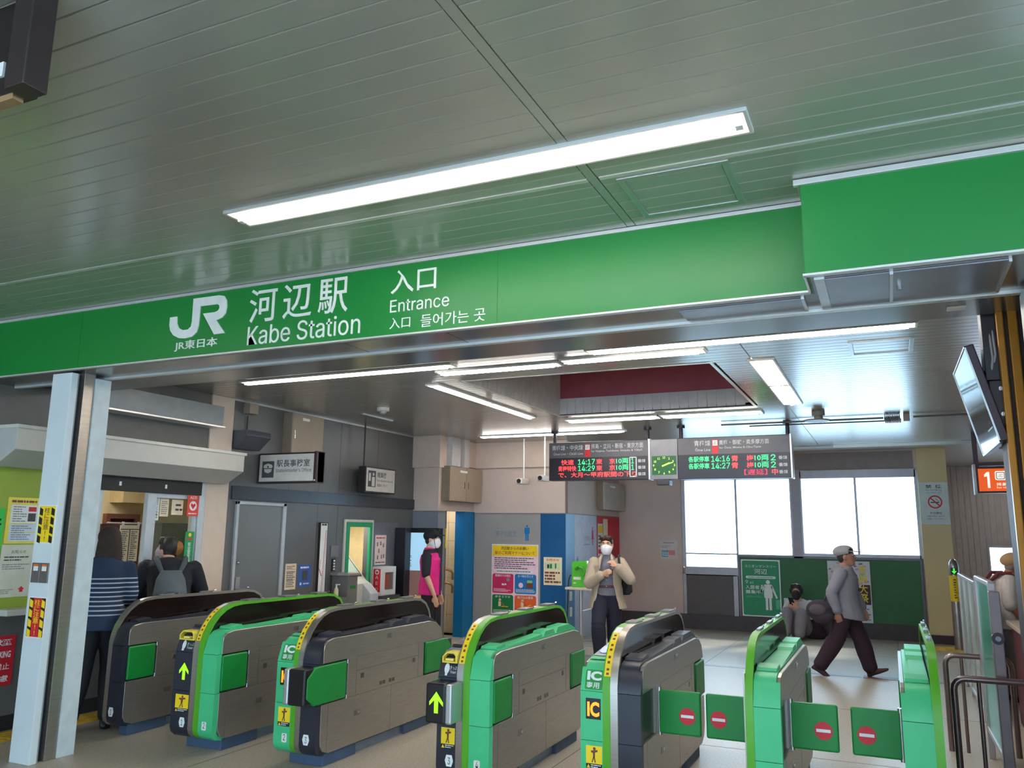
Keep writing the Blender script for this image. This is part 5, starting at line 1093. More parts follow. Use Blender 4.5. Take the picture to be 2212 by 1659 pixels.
def dr(f, w, h):
    f.text('禁  煙', w * .24, h * .855, w * .78, h * .94, 'lettering', dgrey, 1, bold=.04); f.text('No Smoking', w * .24, h * .79, w * .78, h * .835, 'lettering', dgrey, 1, bold=.02); f.text('禁止吸烟  금연', w * .26, h * .735, w * .78, h * .77, 'lettering', mgrey)
    cx, cy, r = w * .53, h * .53, .105
    f.disc(cx, cy, r, 'no_smoking_mark', red, 1); f.disc(cx, cy, r * .80, 'no_smoking_mark', P('sign_pale', (206, 216, 214), 0.5), 2); f.rect(cx - r * .62, cy - r * .14, cx + r * .55, cy - r * .0, 'cigarette', black, 3); f.line(cx + r * .55, cy + r * .05, cx + r * .3, cy + r * .3, .006, 'cigarette', black, 3); f.line(cx + r * .3, cy + r * .3, cx + r * .05, cy + r * .5, .006, 'cigarette', black, 3); f.line(cx - r * .6, cy + r * .6, cx + r * .6, cy - r * .6, r * .2, 'no_smoking_mark', red, 4)
    f.text('終日禁煙', w * .33, h * .24, w * .74, h * .295, 'lettering', dgrey, 1, bold=.03); f.text('お客さまのご協力を', w * .22, h * .175, w * .82, h * .215, 'lettering', dgrey); f.text('お願いいたします。', w * .22, h * .11, w * .80, h * .15, 'lettering', dgrey)
notice('no_smoking_sign', 'pale no smoking sign on the beige column', 'sign', (.475, 14.9, 1.855), (1, 0, 0), .42, .675, P('sign_pale', (206, 216, 214), 0.5), dr)

# ================================================================== CEILING DETAILS
def detector(label, x, y, r):
    t = thing('smoke_detector', label, 'detector', (x, y, ZI - .1), group='ceiling detectors')
    MB().tube([(x, y, ZI), (x, y, ZI - .035), (x, y, ZI - .04)], [r, r, r * .9], 20).build('base', P('detector_white', (206, 200, 194), 0.5), t, smooth='auto')
    MB().tube([(x, y, ZI - .04), (x, y, ZI - .065), (x, y, ZI - .075)], [r * .55, r * .5, r * .3], 16).build('head', P('detector_head', (170, 164, 160), 0.5), t, smooth='auto')
detector('white round detector on the dark ceiling above the grey wall', -5.5, 8.2, .075); 
t = thing('ceiling_sensor', 'round flat sensor hanging from the ceiling at the right of the displays', 'sensor', (-.69, 10.3, ZI - .12), group='ceiling detectors')
MB().cyl((-.69, 10.3, ZI), (-.69, 10.3, ZI - .05), .075, 18).build('base', P('sensor_beige', (150, 142, 132), 0.5), t, smooth='auto')
MB().tube([(-.69, 10.3, ZI - .05), (-.69, 10.3, ZI - .075), (-.69, 10.3, ZI - .10)], [.05, .05, .06], 16).build('neck', MATS['sensor_beige'], t, smooth='auto'); MB().tube([(-.71, 10.3, ZI - .10), (-.71, 10.3, ZI - .115)], [.15, .14], 24).build('disc', P('sensor_disc', (130, 124, 118), 0.45), t, smooth='auto')
t = thing('ceiling_cable', 'long cable run with a coiled end along the bright ceiling', 'cable', (-.3, 10.95, ZI - .05))
MB().cyl((-1.95, 10.9, ZI - .03), (.02, 10.9, ZI - .03), .012, 8).cyl((.35, 10.9, ZI - .03), (1.4, 10.9, ZI - .03), .012, 8).build('conduit', P('conduit_grey', (120, 116, 116), 0.4, 0.3), t, smooth='auto')
cl = MB(); cl.tube([(.03 + .18 * i / 90, 10.9 + .045 * cos(i * .7), ZI - .05 + .045 * sin(i * .7)) for i in range(91)], .006, 6); cl.build('coil', P('coil_grey', (128, 124, 122), 0.4), t, smooth='auto')
MB().box(.24, .31, 10.86, 10.94, ZI - .08, ZI).build('bracket', beige_box, t, bevel=0.003); MB().cyl((-1.6, 11.0, ZI - .05), (.05, 11.0, ZI - .055), .008, 8).build('wire', black_pl, t)
t = thing('ceiling_hatch', 'narrow framed hatch in the bright ceiling at the right', 'hatch', (.03, 6.83, ZI - .01))
MB().ring([(-.2, 6.6), (.26, 6.6), (.26, 7.1), (-.2, 7.1)], [(-.17, 6.63), (.23, 6.63), (.23, 7.07), (-.17, 7.07)], 'z', ZI - .008, ZI + .004).build('hatch_frame', alu, t, bevel=0.002)
m = MB(); slats(m, 6.63, 7.07, -.165, .225, ZI - .002, .105, 5.02); m.build('hatch_panel', ceil_in, t)
tag(MB().box(-6.05, -6.0, 8.5, 9.2, ZI - .012, ZI).build('ceiling_slot', alu, None, bevel=0.002), 'thin bright slot strip in the dark ceiling near the detector', 'trim')

# ================================================================== RIGHT SIDE
t = thing('barrier_bollard', 'steel bollard with green arrow and yellow label at the end of the fence', 'bollard', (.87, 14.3, 0))
bx, by = .845, 14.3
MB().tube([(bx, by, 0), (bx, by, 1.22), (bx, by, 1.28), (bx, by, 1.32), (bx, by, 1.335)], [.07, .07, .06, .035, .008], 24).build('column', P('bollard_steel', (160, 152, 148), 0.3, 0.7), t, smooth='auto')
MB().box(bx - .045, bx + .045, by - .074, by - .05, 1.10, 1.20).build('arrow_panel', black_pl, t); f = Face((bx - .045, by - .074, 1.10), (1, 0, 0), (0, 0, 1), .0015)
f.poly([(.045, .008), (.08, .05), (.056, .05), (.056, .092), (.034, .092), (.034, .05), (.01, .05)], 'arrow', E('arrow_green', (70, 210, 50), .8)); f.build(t)
m = MB(); m.tube([(bx, by, .70), (bx, by, 1.08)], [.0715, .0715], 24); m.build('label', yellow, t, smooth='auto'); f = Face((bx - .02, by - .0725, .74), (1, 0, 0), (0, 0, 1), .001); f.bars(0, 0, .04, .3, 8, 'lettering', brown); f.build(t)
gg = P('fence_panel_green', (58, 140, 116), 0.25, 0.1, 0.03); fa = P('fence_frame', (176, 166, 166), 0.35, 0.5)
def fence(label, x, y0, y1, z0, z1, n, panel):
    t = thing('fence_panel', label, 'fence', (x, (y0 + y1) / 2, 0), group='fence panels between the passages')
    MB().box(x - .02, x + .02, y0, y1, z1 - .04, z1).build('top_rail', fa, t, bevel=0.008); MB().box(x - .018, x + .018, y0, y1, z0, z0 + .04).build('bottom_rail', fa, t, bevel=0.004)
    for i in range(n + 1):
        y = y0 + (y1 - y0) * i / n; MB().box(x - .022, x + .022, y - .022, y + .022, 0, z1 - .01).build('upright', fa, t, bevel=0.004)
    for i in range(n): MB().box(x - .006, x + .006, y0 + (y1 - y0) * i / n + .022, y0 + (y1 - y0) * (i + 1) / n - .022, z0 + .04, z1 - .04).build('panel', panel, t)
    return t
fence('farther fence of narrow framed panels in front of the bollard', .70, 8.95, 10.9, .06, 1.25, 3, P('fence_panel_pale', (150, 170, 160), 0.25, 0.1))
t = fence('nearer fence with one broad green panel beside the steel handrails', .60, 6.5, 7.5, .2, 1.36, 1, gg)
MB().box(.57, .635, 6.38, 6.45, 0, 1.30).build('gate_post', P('gate_post_grey', (140, 126, 128), 0.4, 0.4), t, bevel=0.006); MB().cyl((.60, 6.38, 1.0), (.60, 6.355, 1.0), .038, 20).build('lock_housing', P('lock_dark', (58, 44, 52), 0.4), t, smooth='auto'); MB().cyl((.60, 6.356, 1.0), (.60, 6.348, 1.0), .017, 14).build('lock', chrome, t)
pipe_m = P('handrail_steel', (132, 112, 110), 0.3, 0.7)
def rail(label, x0, x1, y, z, mid):
    t = thing('handrail', label, 'handrail', ((x0 + x1) / 2, y, 0), group='steel handrails at the right')
    r = .07; a = [(x0 + r - r * cos(RD(k)), y, z - r + r * sin(RD(k))) for k in (0, 22, 45, 68, 90)]; b = [(x1 - r + r * sin(RD(k)), y, z - r + r * cos(RD(k))) for k in (0, 22, 45, 68, 90)]
    MB().tube([(x0, y, 0)] + a + b + [(x1, y, 0)], .021, 14).build('rail', pipe_m, t, smooth='auto')
    for x in mid: MB().cyl((x, y, 0), (x, y, z - .01), .013, 12).build('upright', pipe_m, t, smooth='auto')
rail('farther bent steel handrail behind the broad green fence panel', .335, .79, 7.62, .725, (.45,)); rail('nearest bent steel handrail at the right picture edge', .315, .86, 6.28, .745, (.37 + .09,))
t = thing('counter', 'low counter with dark red side beyond the handrails at the right edge', 'counter', (1.25, 7.3, 0))
MB().box(.97, 1.6, 5.6, 9.0, 0, .86).build('body', P('counter_maroon', (92, 44, 48), 0.5), t); MB().box(.93, 1.62, 5.55, 9.05, .86, .9).build('top', P('counter_beige', (186, 168, 150), 0.35), t, bevel=0.006); MB().box(.955, .97, 5.6, 8.2, .05, .8).build('front_panel', P('counter_panel', (176, 156, 140), 0.5), t)
# bronze column with a tilted television
t = thing('bronze_column', 'dark bronze shutter column with a painted gold reflection on its edge at the right', 'column', (.66, 5.1, 0))
MB().box(.605, .76, 5.035, 5.28, 0, 3.11).build('body', P('column_bronze', (52, 26, 22), 0.55, 0), t, bevel=0.004); MB().box(.60, .635, 4.985, 5.035, 0, 3.0).build('gold_reflection_strip', P('gold_reflection', (176, 116, 30), 0.35, 0.4), t, bevel=0.006); MB().box(.655, .70, 4.99, 5.035, 0, 3.0).build('gold_reflection_strip', MATS['gold_reflection'], t, bevel=0.006)  # the gold strips stand for a reflection on the dark column
MB().box(.535, .605, 5.06, 5.2, 2.5, 3.11).build('upright', P('bracket_dark', (44, 26, 26), 0.4), t, bevel=0.004); MB().box(.38, .54, 5.06, 5.16, 2.98, 3.11).build('head_bracket', P('bracket_dark', (44, 26, 26), 0.4), t, bevel=0.004)
t = thing('television', 'flat television tilted downwards on a dark bracket by the bronze column', 'television', (.52, 5.4, 2.16))
u = V((0.128, 0, -0.535)); ul = u.length; u = u / ul; nrm = V((0, 1, 0)).cross(u); nrm = nrm if nrm.x < 0 else -nrm
A = V((.44, 5.0, 2.69)); w = .86
def slab(m, o, du, dv, d0, d1):
    p = [o, o + du, o + du + dv, o + dv]; return m.add([q + nrm * d0 for q in p] + [q + nrm * d1 for q in p], [(0, 1, 2, 3), (7, 6, 5, 4), (0, 4, 5, 1), (1, 5, 6, 2), (2, 6, 7, 3), (3, 7, 4, 0)])
slab(MB(), A, u * ul, V((0, w, 0)), -.045, -.003).build('body', P('tv_body', (62, 34, 44), 0.4), t, bevel=0.006)
slab(MB(), A + u * .012 + V((0, .012, 0)), u * (ul - .024), V((0, w - .024, 0)), -.003, .0).build('screen', P('tv_screen', (150, 160, 164), 0.06, 0.85), t)
m = MB(); k = .009
for (o, du, dv) in ((A, u * ul, V((0, k, 0))), (A + V((0, w - k, 0)), u * ul, V((0, k, 0))), (A, u * k, V((0, w, 0))), (A + u * (ul - k), u * k, V((0, w, 0)))): slab(m, o, du, dv, -.004, .004)
m.build('bezel', P('tv_bezel', (214, 218, 220), 0.3, 0.3), t)
slab(MB(), A + u * .14 + V((0, .12, 0)), u * .27, V((0, .5, 0)), -.085, -.045).build('rear_cover', P('tv_rear', (50, 30, 38), 0.5), t, bevel=0.008)
MB().box(.545, .61, 5.06, 5.30, 2.24, 2.50).build('bracket', P('bracket_dark', (44, 26, 26), 0.4), t, bevel=0.006); MB().tube([(.56, 5.08, 2.5), (.575, 5.05, 2.62), (.57, 5.07, 2.8), (.58, 5.1, 3.0)], .006, 8).tube([(.56, 5.1, 2.5), (.59, 5.05, 2.64), (.585, 5.07, 2.82), (.6, 5.1, 3.0)], .006, 8).build('cable', P('cable_grey', (180, 170, 166), 0.5), t, smooth='auto')
for (y, z) in ((5.055, 2.45), (5.055, 2.31)): MB().cyl((.60, y, z), (.60, y - .01, z), .012, 12).build('bolt', chrome, t)
# orange platform sign
t = thing('platform_sign', 'orange hanging platform sign with a large white number one', 'sign', (1.7, 13, 2.26))
MB().box(1.14, 2.4, 13.0, 13.14, 2.26, 2.62).build('case', P('sign_case_dark', (70, 52, 60), 0.4), t, bevel=0.006); MB().box(1.11, 1.145, 12.985, 13.155, 2.24, 2.66).build('end_cap', P('cap_white', (216, 214, 212), 0.4), t, bevel=0.008)
f = Face((1.17, 13.0, 2.285), (1, 0, 0), (0, 0, 1), .0015); so = E('sign_orange', (236, 92, 28), .45); wl = E('sign_white', (240, 235, 225), .55)
f.rect(0, 0, 1.2, .31, 'orange_panel', so); f.poly([(.135, .045), (.135, .265), (.105, .265), (.07, .225), (.07, .195), (.105, .205), (.105, .045)], 'numeral', wl, 2); f.rrect(.20, .15, .33, .275, .02, 'line_mark', wl, 2).rrect(.214, .164, .316, .261, .012, 'line_mark', dgrey, 3).rrect(.222, .172, .308, .253, .008, 'line_mark', wl, 4); f.text('JC', .236, .19, .294, .236, 'line_letters', dgrey, 5, bold=.02); f.text('青梅線', .35, .2, .62, .275, 'lettering', wl, 2, bold=.02); f.text('Ōme Line', .35, .15, .58, .185, 'lettering', wl, 2); f.text('拝島・立川', .21, .07, .52, .115, 'lettering', wl, 2, bold=.02); f.text('for Haijima', .21, .03, .45, .06, 'lettering', wl, 2); f.build(t)
for x in (1.16, 2.36): MB().box(x - .03, x + .03, 13.04, 13.10, 2.62, ZI).build('hanger_pole', P('hanger_plum', (86, 66, 76), 0.4), t)
MB().box(1.13, 2.4, 13.03, 13.11, 2.64, 2.69).build('top_bar', MATS['hanger_plum'], t)
t = thing('ceiling_speaker', 'small hexagonal speaker hanging above the orange sign', 'speaker', (1.55, 12.2, 2.8))
MB().cyl((1.44, 12.4, 2.92), (1.44, 12.4, ZI), .02, 10).build('stem', P('speaker_stem', (84, 80, 78), 0.4), t); MB().tube([(1.44, 12.4, 2.94), (1.44, 12.4, 2.91), (1.44, 12.4, 2.84), (1.44, 12.4, 2.81)], [.05, .09, .09, .07], 6).build('housing', P('speaker_grey', (128, 124, 118), 0.5), t)
# ================================================================== PEOPLE (local frame: +Y forward, +X to the person's right, Z up)
def eul(pitch=0, yaw=0, roll=0): return Matrix.Rotation(RD(yaw), 3, 'Z') @ Matrix.Rotation(RD(roll), 3, 'Y') @ Matrix.Rotation(RD(-pitch), 3, 'X')
def ringe(c, ax, ay, n=18): c, ax, ay = V(c), V(ax), V(ay); return [c + ax * cos(2 * pi * k / n) + ay * sin(2 * pi * k / n) for k in range(n)]
def pose(k=1.0, **o):
    J = dict(P=(0, 0, .92), C=(0, .01, 1.20), N=(0, -.015, 1.41), H=(0, .02, 1.545), SR=(.165, -.01, 1.325), SL=(-.165, -.01, 1.325), ER=(.225, -.03, 1.09), EL=(-.225, -.03, 1.09), WR=(.225, .04, .86), WL=(-.225, .04, .86),
             HR=(.085, 0, .88), HL=(-.085, 0, .88), KR=(.09, .02, .48), KL=(-.09, .02, .48), AR=(.095, -.01, .085), AL=(-.095, -.01, .085), TR=(.11, .16, .03), TL=(-.11, .16, .03))
    J = {a: V(b) * k for a, b in J.items()}
    for a, b in o.items(): J[a] = V(b)
    return J
def limb(m, a, b, r0, r1, bulge=0.0, n=14, ext0=.3, ext1=.3):
    a, b = V(a), V(b); x, y = frame_of(b - a); rs = []
    d = (b - a)
    for t in (0, .12, .3, .5, .75, 1): r = r0 + (r1 - r0) * t + bulge * sin(pi * min(1, t * 1.4)); rs.append(ringe(a + d * t, x * r, y * r, n))
    pre = ringe(a - d.normalized() * r0 * .6, x * r0 * .6, y * r0 * .6, n); post = ringe(b + d.normalized() * r1 * .6, x * r1 * .6, y * r1 * .6, n)
    return m.loft([pre] + rs + [post])
def torso_secs(J, g=0.0, fem=False):
    P_, C_, N_ = J['P'], J['C'], J['N']; hx = (J['HR'] - J['HL']).normalized(); sx = (J['SR'] - J['SL']).normalized(); sh = (J['SR'] - J['SL']).length / 2
    S_ = (J['SR'] + J['SL']) / 2; up0 = (C_ - P_).normalized(); up1 = (N_ - C_).normalized()
    L = [(P_ - up0 * .10, hx, up0, .135, .10), (P_ - up0 * .03, hx, up0, .165, .118), (P_ + up0 * .05, hx, up0, .16, .115), (P_.lerp(C_, .42), hx.lerp(sx, .4), up0, .132 if fem else .145, .10), (C_ - up0 * .04, sx, up0, .152, .115), (C_ + up1 * .06, sx, up1, .165, .118), (S_.lerp(C_, .25), sx, up1, sh * .98, .105), (S_ + up1 * .025, sx, up1, sh * .72, .082), (N_, sx, up1, .075, .068)]
    out = []
    for (c, x, u, a, b) in L:
        x = V(x).normalized(); y = V(u).cross(x).normalized(); out.append((c, x, y, a + g, b + g))
    return out
def torso(m, J, g=0, fem=False, lo=0, hi=9, hem=None, flare=0.0):
    S = torso_secs(J, g, fem)[lo:hi]; rs = []
    if hem is not None:
        c, x, y, a, b = S[0]; rs.append(ringe(V((c.x, c.y, hem)), x * (a + .035 + flare), y * (b + .03 + flare)))
    return m.loft(rs + [ringe(c, x * a, y * b) for (c, x, y, a, b) in S])
def hand(m, W_, d, n, side, curl=25, s=1.0):
    """wrist, direction of the hand, palm normal, side +1 right / -1 left"""
    W_, d, n = V(W_), V(d).normalized(), V(n); n = (n - d * n.dot(d)).normalized(); x = d.cross(n).normalized() * side
    m.loft([ringe(W_ - d * .02, x * .024, n * .019, 10), ringe(W_ + d * .012, x * .027, n * .018, 10), ringe(W_ + d * .05 * s, x * .039 * s, n * .015, 10), ringe(W_ + d * .088 * s, x * .038 * s, n * .012, 10)])
    for i, (o, l) in enumerate(((-.030, .072), (-.010, .082), (.010, .076), (.029, .058))):
        p = W_ + d * (.086 - abs(o) * .15) * s + x * o * s; q = [p - d * .02 * s]; dd = d.copy(); q.append(p)
        for j, k in enumerate((.45, .32, .25)):
            a = RD(curl * (.7 + .35 * j + .08 * i)); dd = (dd * cos(a) + n * sin(a)).normalized(); q.append(q[-1] + dd * l * k * s)
        m.tube(q, [.0085, .0085, .008, .0075, .006], 8)
    b = W_ + d * .03 * s - x * .03 * s; td = (d * .75 - x * .62 + n * .35).normalized(); m.tube([W_ + d * .015 - x * .012, b, b + td * .032 * s, b + (td * .7 + d * .5).normalized() * .058 * s], [.011, .0115, .0095, .007], 8)
def head(m, J, R, ears=True):
    H = J['H']; pt = lambda x, y, z: H + R @ V((x, y, z))
    prof = [(-.118, .012, .034, .032, .040), (-.108, .020, .046, .050, .040), (-.085, .014, .056, .072, 0), (-.05, .006, .066, .086, 0), (0, 0, .074, .094, 0), (.04, -.004, .076, .097, 0), (.075, -.006, .068, .086, 0), (.10, -.006, .050, .064, 0), (.117, -.006, .024, .03, 0)]
    ax, ay = R @ V((1, 0, 0)), R @ V((0, 1, 0)); m.loft([ringe(pt(0, yo + e * .6, z), ax * rx, ay * ry) for (z, yo, rx, ry, e) in prof])
    m.loft([ringe(pt(0, .088, .022), ax * .008, ay * .008, 8), ringe(pt(0, .10, -.005), ax * .010, ay * .012, 8), ringe(pt(0, .106, -.026), ax * .017, ay * .016, 8), ringe(pt(0, .094, -.036), ax * .012, ay * .012, 8)])
    m.ell(pt(0, .092, -.058), .024, .010, .006, 10, 6, R); m.ell(pt(0, .090, -.068), .022, .010, .006, 10, 6, R); m.ell(pt(0, .086, .03), .05, .014, .008, 12, 6, R)
    if ears:
        for s in (1, -1): m.ell(pt(s * .077, -.008, -.008), .010, .020, .031, 10, 8, R)
    N_ = J['N']; up = (H - N_); a = V((1, 0, 0)); y = up.cross(a).normalized()
    m.loft([ringe(N_ - V((0, 0, .06)), a * .072, V((0, 1, 0)) * .06), ringe(N_, a * .062, V((0, 1, 0)) * .058), ringe(N_ + up * .35, a * .053, V((0, 1, 0)) * .054), ringe(N_ + up * .72, a * .053, V((0, 1, 0)) * .056)])
def face_bits(t, J, R, body, brows=True):
    H = J['H']; pt = lambda x, y, z: H + R @ V((x, y, z))
    for s in (1, -1):
        MB().ell(pt(s * .031, .083, .010), .013, .009, .0065, 10, 6, R).build('eye', P('eye_white', (226, 220, 214), 0.3), t, smooth=True); MB().ell(pt(s * .031, .0915, .010), .0055, .003, .0055, 10, 6, R).build('pupil', black, t, smooth=True)
        if brows: MB().ell(pt(s * .033, .096, .032), .019, .005, .0045, 10, 6, R).build('eyebrow', P('hair_dark', (34, 27, 25), 0.6), t, smooth=True)
def mask(t, J, R, mat):
    H = J['H']; pt = lambda x, y, z: H + R @ V((x, y, z)); ax = R @ V((1, 0, 0)); ay = R @ V((0, 1, 0)); m = MB()
    rs = [ringe(pt(0, .022, -.125), ax * .040, ay * .058, 16), ringe(pt(0, .028, -.100), ax * .060, ay * .082, 16), ringe(pt(0, .024, -.055), ax * .075, ay * .100, 16), ringe(pt(0, .018, -.018), ax * .077, ay * .098, 16), ringe(pt(0, .04, .004), ax * .046, ay * .068, 16)]
    m.loft(rs)
    m.build('face_mask', mat, t, smooth='auto')
    for s in (1, -1): MB().tube([pt(s * .070, .05, -.03), pt(s * .079, .0, -.005), pt(s * .082, -.022, .01)], .0025, 6).tube([pt(s * .066, .05, -.085), pt(s * .077, .0, -.04), pt(s * .082, -.022, -.02)], .0025, 6).build('ear_loop', mat, t)
def hair_cap(m, J, R, d=.014, front=.065, low=-.05):
    """short hair: shell over crown and back of the head, leaving the face free"""
    H = J['H']; pt = lambda x, y, z: H + R @ V((x, y, z))
    m.ell(pt(0, -.012, .040), .077 + d * .6, .095 + d * .5, .082 + d, 22, 14, R); m.ell(pt(0, -.048, low + .035), .070 + d * .5, .055 + d * .4, .075, 18, 12, R)
    for i in range(7): a = RD(-78 + 26 * i); m.ell(pt(.066 * sin(a), .052 + .030 * cos(a), front + .012 * (i % 2)), .024, .020, .028, 10, 8, R)
def shoe(t, a, toe, mat, h=.075, sole=True):
    a, toe = V(a), V(toe); d = (toe - a); f = V((d.x, d.y, d.z * 1.0)); L = f.length; f = f.normalized(); x = f.cross(V((0, 0, 1))).normalized(); u = x.cross(f).normalized(); b = a - u * (h - .012)
    m = MB(); m.loft([ringe(b - f * .075, x * .022, u * .012, 12), ringe(b - f * .062 + u * .022, x * .034, u * .034, 12), ringe(b + u * .030, x * .040, u * .042, 12), ringe(b + f * .06 + u * .020, x * .043, u * .036, 12), ringe(b + f * .12 + u * .008, x * .046, u * .026, 12), ringe(b + f * .165 + u * .0, x * .036, u * .018, 12), ringe(b + f * .185, x * .016, u * .010, 12)])
    c = a + V((0, 0, .0)); m.loft([ringe(c - u * .05 , x * .036, f * .045, 12), ringe(c + u * .015, x * .040, f * .046, 12), ringe(c + u * .04, x * .034, f * .038, 12)]); m.build('shoe', mat, t, remesh=.008, sm_iter=4)
def legs(m, J, g=0.0, cuff=None, thick=0.0):
    for s in 'RL':
        h, k, a = J['H' + s], J['K' + s], J['A' + s]; limb(m, h, k, .082 + g, .058 + g + thick, .008); limb(m, k, a if cuff is None else k.lerp(a, cuff), .056 + g + thick, .040 + g + thick * 1.3, .008)
def arms(m, J, g=0.0, to=1.0, which='RL', fore=True):
    for s in which:
        sh, e, w = J['S' + s], J['E' + s], J['W' + s]
        limb(m, sh, e, .053 + g, .041 + g, .003)
        if fore: limb(m, e, e.lerp(w, to), .041 + g, .030 + g if to > .9 else .036 + g, .004)
def body(t, J, R, hands, fem=False, mat=skin, vox=.0075):
    m = MB(); torso(m, J, -.004, fem); legs(m, J, -.004); arms(m, J, -.002); head(m, J, R)
    for s in 'RL':
        d, n, c = hands[s]; hand(m, J['W' + s], d, n, 1 if s == 'R' else -1, c); f = J['T' + s] - J['A' + s]; limb(m, J['A' + s], J['A' + s] + f * .25, .026, .02)
    return m.build('body', mat, t, remesh=vox, sm_iter=3)
HG = dict(R=((0, .1, -1), (-1, .2, 0), 18), L=((0, .1, -1), (1, .2, 0), 18))
dark_hair = P('hair_dark', (34, 27, 25), 0.55); brown_hair = P('hair_brown', (50, 33, 27), 0.8, 0, 0.25, 40); trouser_bk = P('trouser_black', (20, 20, 25), 0.8); shoe_bk = P('shoe_black', (24, 22, 24), 0.4)

# --- woman with long hair at the office window
t = thing('person', 'person with long brown hair and striped navy sweater at the office window', 'person', (-6.12, 5.02, 0), 52, 'people in the station')
J = pose(1.0, HR=(.08, 0, .88), HL=(-.08, 0, .88), KL=(-.10, .0, .48), AL=(-.16, -.06, .085), TL=(-.18, .10, .03), KR=(.10, .10, .48), AR=(.10, -.02, .085), TR=(.12, .14, .03), H=(.0, .02, 1.54), ER=(.22, .02, 1.09), EL=(-.22, .04, 1.10), WR=(.15, .20, .98), WL=(-.12, .22, 1.0))
R = eul(pitch=-6, yaw=12)
body(t, J, R, dict(R=((-.5, .8, 0), (0, 0, -1), 25), L=((.5, .8, 0), (0, 0, -1), 25)), True); face_bits(t, J, R, None)
m = MB(); torso(m, J, .022, True, 1, 9, hem=.80); arms(m, J, .018); m.build('sweater', stripes('striped_knit', (34, 48, 72), (168, 174, 184), .037, .3, 'Z', .90, 1.25), t, remesh=.010)
m = MB(); torso(m, J, .006, True, 0, 4); legs(m, J, .012, .95, .006); m.build('trousers', trouser_bk, t, remesh=.010)
m = MB(); H = J['H']; pt = lambda x, y, z: H + R @ V((x, y, z)); m.ell(pt(0, -.012, .035), .092, .112, .096, 22, 14, R)
m.loft([ringe(pt(0, -.03, .06), V((.085, 0, 0)), V((0, .085, 0))), ringe(pt(0, -.045, -.02), V((.098, 0, 0)), V((0, .085, 0))), ringe(pt(0, -.06, -.12), V((.108, 0, 0)), V((0, .072, 0))), ringe(pt(0, -.075, -.22), V((.105, 0, 0)), V((0, .055, 0))), ringe(pt(0, -.08, -.29), V((.085, 0, 0)), V((0, .035, 0))), ringe(pt(.01, -.08, -.32), V((.05, 0, 0)), V((0, .02, 0)))])
m.build('hair', brown_hair, t, remesh=.009)
for s in 'RL': shoe(t, J['A' + s], J['T' + s], shoe_bk)

# --- person with a grey backpack bending to the counter
t = thing('person', 'person with dark and orange-brown hair in a black jacket, leaning towards the office counter', 'person', (-6.22, 5.82, 0), 50, 'people in the station')
J = pose(1.0, C=(.0, .12, 1.16), N=(-.01, .20, 1.34), H=(-.03, .30, 1.44), SR=(.2, .17, 1.28), SL=(-.2, .19, 1.29), ER=(.30, .20, 1.04), EL=(-.28, .27, 1.05), WR=(.20, .40, 1.0), WL=(-.16, .44, 1.02), P=(0, -.02, .91))
R = eul(pitch=-22, yaw=42)
body(t, J, R, dict(R=((-.4, .9, 0), (0, 0, -1), 30), L=((.4, .9, 0), (0, 0, -1), 30))); face_bits(t, J, R, None); mask(t, J, R, P('mask_grey', (170, 150, 156), 0.7))
m = MB(); torso(m, J, .045, False, 1, 9, hem=.78); arms(m, J, .034); m.build('jacket', P('jacket_black', (22, 22, 30), 0.85), t, remesh=.011)
m = MB(); torso(m, J, .006, False, 0, 4); legs(m, J, .014, .97, .008); m.build('trousers', trouser_bk, t, remesh=.011)
m = MB(); hair_cap(m, J, R, .018, .068, -.045); m.build('hair', dark_hair, t, remesh=.008)
m = MB(); H = J['H']; m.ell(H + R @ V((.03, -.06, .045)), .072, .065, .078, 18, 12, R); m.build('dyed_hair', P('hair_orange', (150, 92, 30), 0.6, 0, 0.2, 50), t, remesh=.008)
for s in 'RL': shoe(t, J['A' + s], J['T' + s], shoe_bk)
bp = P('backpack_grey', (84, 92, 96), 0.8, 0, 0.08); b = thing('backpack', 'grey backpack worn on the back of the person in the black jacket', 'backpack', (-6.22, 5.82, 0), 50)
m = MB(); q = lambda x, y, z: V((x, y, z)); m.loft([ringe(q(0, -.14, .84), V((.11, 0, 0)), V((0, .06, 0))), ringe(q(0, -.165, .90), V((.15, 0, 0)), V((0, .085, 0))), ringe(q(0, -.14, 1.05), V((.15, 0, 0)), V((0, .09, 0))), ringe(q(0, -.075, 1.18), V((.13, 0, 0)), V((0, .08, 0))), ringe(q(0, -.02, 1.26), V((.09, 0, 0)), V((0, .055, 0)))]); m.build('bag', bp, b, remesh=.010)
for s in (1, -1):
    m = MB(); m.tube([(s * .08, -.01, 1.245), (s * .12, .06, 1.335), (s * .13, .17, 1.365), (s * .145, .27, 1.29), (s * .15, .27, 1.15), (s * .15, .15, 1.0)], [.02, .026, .026, .024, .018, .012], 8); m.build('shoulder_strap', P('strap_grey', (72, 80, 84), 0.8), b, smooth='auto')
m = MB(); m.ell((0, -.235, 1.0), .10, .035, .09); m.build('front_pocket', P('pocket_grey', (70, 78, 82), 0.8), b, remesh=.010)

